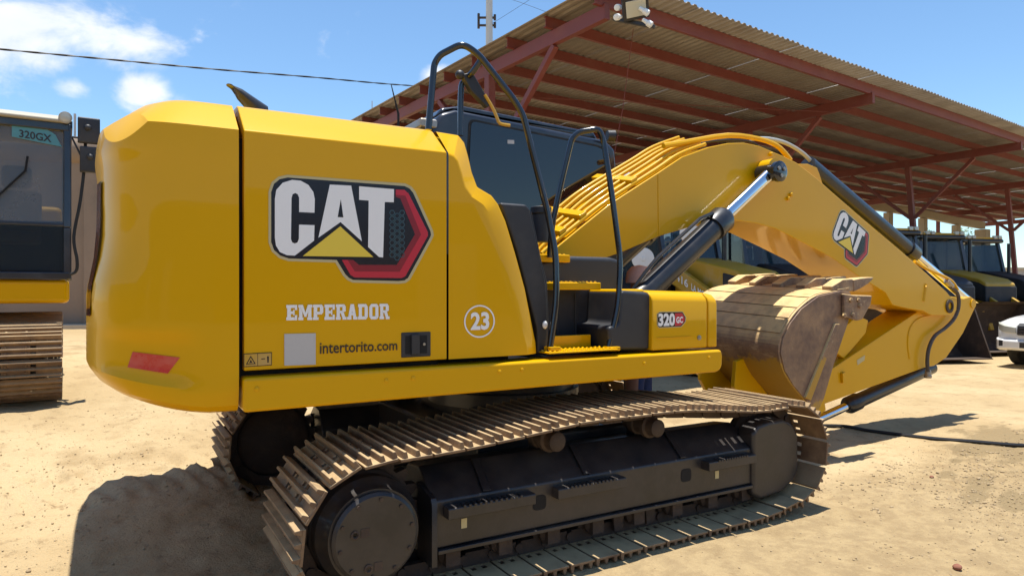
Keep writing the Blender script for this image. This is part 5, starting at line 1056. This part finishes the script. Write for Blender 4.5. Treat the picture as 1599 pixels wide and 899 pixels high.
# ------------------------------------------------------------------ worker standing behind the steps
def person(loc, rz):
    me = bpy.data.meshes.new('person'); V = []; Rr = []; Ed = []
    def j(p, r, par=None):
        V.append(p); Rr.append(r)
        if par is not None: Ed.append((par, len(V) - 1))
        return len(V) - 1
    pel = j((0, 0, .98), .165); wa = j((0, 0, 1.12), .15, pel); chs = j((.01, 0, 1.32), .175, wa); up_ = j((.0, 0, 1.46), .15, chs); nk = j((.01, 0, 1.56), .06, up_); hd0 = j((.02, 0, 1.64), .075, nk); hd1 = j((.02, 0, 1.72), .10, hd0); hd2 = j((.015, 0, 1.80), .085, hd1)
    j((.115, 0, 1.685), .014, hd1)
    for s_ in (-1, 1):
        h = j((0, s_ * .10, .90), .11, pel); k = j((.02, s_ * .12, .50), .075, h); a_ = j((-.01, s_ * .13, .10), .05, k); j((.09, s_ * .14, .045), .045, a_); 
        sh = j((0, s_ * .19, 1.44), .075, up_); el = j((-.02, s_ * .25, 1.20), .05, sh); wr = j((.20, s_ * .20, 1.24), .034, el); pm = j((.28, s_ * .18, 1.25), .036, wr)
        for q, (dx, dz) in enumerate(((.045, -.02), (.035, -.055), (.018, -.075), (.0, -.07))):
            f1 = j((.34 - .004 * q, s_ * .175, 1.275 - .022 * q), .010, pm); j((.375 - .008 * q, s_ * .155, 1.265 - .024 * q), .008, f1)
        t1 = j((.29, s_ * .145, 1.29), .011, pm); j((.32, s_ * .125, 1.30), .009, t1)
        j((.02, s_ * .10, 1.70), .02, hd1)
    me.from_pydata(V, Ed, []); o = bpy.data.objects.new('p_', me); COL.objects.link(o)
    md = o.modifiers.new('s', 'SKIN'); 
    for i, sv in enumerate(me.skin_vertices[0].data): sv.radius = (Rr[i], Rr[i]); sv.use_root = (i == 0)
    o.modifiers.new('d', 'SUBSURF').levels = 2
    dg = bpy.context.evaluated_depsgraph_get(); bm_ = bpy.data.meshes.new_from_object(o.evaluated_get(dg)); bpy.data.objects.remove(o)
    bm_.name = 'person'
    for n_ in ('skin', 'shirt', 'jeans', 'dark'): bm_.materials.append(MATS[n_])
    for p in bm_.polygons:
        c = p.center; p.material_index = 0 if c.z > 1.535 or (abs(c.y) > .17 and c.z < 1.22) else (1 if c.z > .99 else (2 if c.z > .09 else 3)); p.use_smooth = True
    T = empty('person', loc, rz, 'worker in pinkish cap, orange shirt and blue jeans behind the tool box', 'person')
    b = bpy.data.objects.new('body', bm_); COL.objects.link(b); b.parent = T
    m = MB(); m.rings([[Vector((.015 + r * math.cos(a_) * 1.08, r * math.sin(a_) * .95, z)) for a_ in [2 * math.pi * k / 20 for k in range(20)]] for z, r in ((1.735, .118), (1.78, .118), (1.84, .105), (1.885, .07), (1.90, .01))]); m.rings([[Vector((.10, y, 1.745)), Vector((.24 - 4 * y * y, y, 1.728)), Vector((.24 - 4 * y * y, y, 1.738)), Vector((.10, y, 1.755))] for y in (-.09, -.045, 0, .045, .09)]); m.build('cap', 'cap_pink', T)
    m = MB(); m.box(.098, .125, -.085, -.015, 1.70, 1.735); m.box(.098, .125, .015, .085, 1.70, 1.735); m.box(.0, .11, -.098, -.092, 1.72, 1.728); m.box(.0, .11, .092, .098, 1.72, 1.728); m.build('glasses', 'dark', T, kind='stuff')
    return T
person((2.05, .02, .01), R(-62))

# ------------------------------------------------------------------ far trees beyond the frame
def tree(name, base, h, rad, label, nl, seed):
    rs = random.Random(seed); T = empty(name, tuple(base), 0, label, 'tree', 'far trees beyond the beige frame'); m = MB(); m.tube([(0, 0, 0), (.1, .05, h * .3), (0, .1, h * .6)], [.22, .16, .08], 8)
    for k in range(5): a_ = k * 1.3; m.tube([(.05, .05, h * (.3 + .05 * k)), (rad * .55 * math.cos(a_), rad * .55 * math.sin(a_), h * (.6 + .05 * k))], [.07, .02], 5)
    m.build('trunk', 'bark', T); m = MB()
    cl = [Vector((rs.gauss(0, rad * .42), rs.gauss(0, rad * .42), h * .72 + rs.gauss(0, h * .11))) for _ in range(26)]
    for i in range(nl):
        c = rs.choice(cl) + Vector((rs.gauss(0, .3), rs.gauss(0, .3), rs.gauss(0, .25))); u = Vector((rs.gauss(0, 1), rs.gauss(0, 1), rs.gauss(0, 1))).normalized(); v = u.orthogonal().normalized(); s_ = rs.uniform(.07, .16); m.add([c - u * s_, c + v * s_ * .5, c + u * s_, c - v * s_ * .5], [(0, 1, 2, 3)])
    m.build('crown', 'leaf', T, smooth=False, fixn=False)
tree('tree', GD(33.0, 55), 6.6, 2.2, 'small bushy tree showing between the beige frame posts', 2600, 3)
tree('tree', GD(38.5, 60), 5.6, 2.0, 'lower rounded tree showing past the beige frame', 2000, 5)
for i, (r_, d_, w_, h_) in enumerate(((30, 70, 9, 3.2), (48, 75, 12, 3.6), (62, 72, 10, 4.2))):
    p = GD(r_, d_); T = empty('far_house', tuple(p), YAW - R(90), ['low pale far house left of the far trees', 'low pale far house beyond the thin cable pole', 'low pale far house past the last red post'][i], 'house')
    m = MB(); m.box(-w_ / 2, w_ / 2, -3, 3, 0, h_); m.build('wall', 'far_grey', T); m = MB(); m.box(-w_ / 2 - .2, w_ / 2 + .2, -3.2, 3.2, h_, h_ + .25); m.build('roof', 'concrete_edge', T)
    for k in range(3): x = -w_ / 3 + k * w_ / 3; m = MB(); m.box(x - .5, x + .5, -3.04, -2.98, 1.0, 2.1); m.build('window', 'glass_dark', T)

# ------------------------------------------------------------------ hall added behind the camera, out of view, for the paintwork to reflect
WHS = empty('warehouse', (10, -33, 0), 0, 'long dark warehouse with pale plinth across the yard, mirrored in the paint', 'building'); K = dict(parent=WHS)
m = MB(); m.box(-45, 45, -8, 0, 0, 6.2); m.build('wall', 'concrete_wall', **K)
m = MB(); m.box(-45.2, 45.2, 0, .25, 0, 1.05); m.build('plinth', 'concrete_edge', bevel=.03, **K)
m = MB(); m.prism([(-45.6, 6.2), (45.6, 6.2), (45.6, 6.5), (-45.6, 6.5)], -8.4, .6); m.build('roof', 'roof_zinc', **K)
for k in range(8):
    x = -38 + k * 10.5; m = MB(); m.box(x - 1.8, x + 1.8, .02, .3, 0, 4.2); d_ = m.build('door', 'shed_red' if k % 3 == 0 else 'pole_grey', **K)

# ------------------------------------------------------------------ loose stones on the yard
rs = random.Random(11); m = MB()
def stone(m, c, r):
    n = 6; q = [rs.uniform(.7, 1.15) for _ in range(14)]; a0 = rs.uniform(0, 6)
    m.rings([[c + Vector((r * s_ * q[(k + o_) % 14] * math.cos(a0 + 2 * math.pi * k / n), r * s_ * q[(k + o_ + 3) % 14] * math.sin(a0 + 2 * math.pi * k / n), r * h_)) for k in range(n)] for h_, s_, o_ in ((-.4, .7, 0), (.1, 1.0, 2), (.45, .75, 5), (.62, .25, 8))])
cnt = 0
while cnt < 7500:
    t = rs.random()
    if t < .30: x, y = rs.uniform(-5.2, 8.4), rs.uniform(-4.2, 5)
    elif t < .62: x, y = rs.gauss(4.2, 1.1), rs.gauss(-2.3, .55)
    elif t < .80: x, y = rs.gauss(-2.3, .8), rs.gauss(.6, 1.2)
    else: x, y = rs.uniform(2.7, 7.5), rs.uniform(-3.6, -.9)
    if noise.noise(Vector((x * .9, y * .9, 4))) < rs.uniform(-.45, .35): continue
    r = .003 + .007 * rs.random() ** 3 + (.012 * rs.random() if rs.random() < .025 else 0); stone(m, Vector((x, y, ground_z(x, y) + r * .15)), r); cnt += 1
for _ in range(70):                                           # little heaps of clods
    cx_, cy_ = rs.uniform(2.7, 7.4), rs.uniform(-3.9, -1.1)
    for q_ in range(rs.randint(8, 30)):
        x, y = rs.gauss(cx_, .13), rs.gauss(cy_, .07); r = .004 + .014 * rs.random() ** 2; stone(m, Vector((x, y, ground_z(x, y) + r * .1)), r)
m.build('gravel', 'stone', None, smooth=False, fixn=False, label='scattered small stones on the sandy yard', cat='gravel', kind='stuff')
for px, py, r, mt, lb in ((1495, 888, .035, 'stone_red', 'reddish brick lump lying on the sand beside gravel'), (1455, 746, .025, 'stone_red', 'small brown block at the edge of the damp patch'), (310, 820, .03, 'stone', 'rounded stone in the shade behind the counterweight'), (138, 537, .05, 'white', 'crumpled white cup on the sand behind the counterweight')):
    p = PZ(px, py, 0 if px > 400 else .25); z = ground_z(p.x, p.y); p = PZ(px, py, z); m = MB(); stone(m, Vector((p.x, p.y, z + r * .3)), r); m.build('stone' if mt != 'white' else 'cup', mt, None, bevel=.006, label=lb, cat='stone' if mt != 'white' else 'cup')
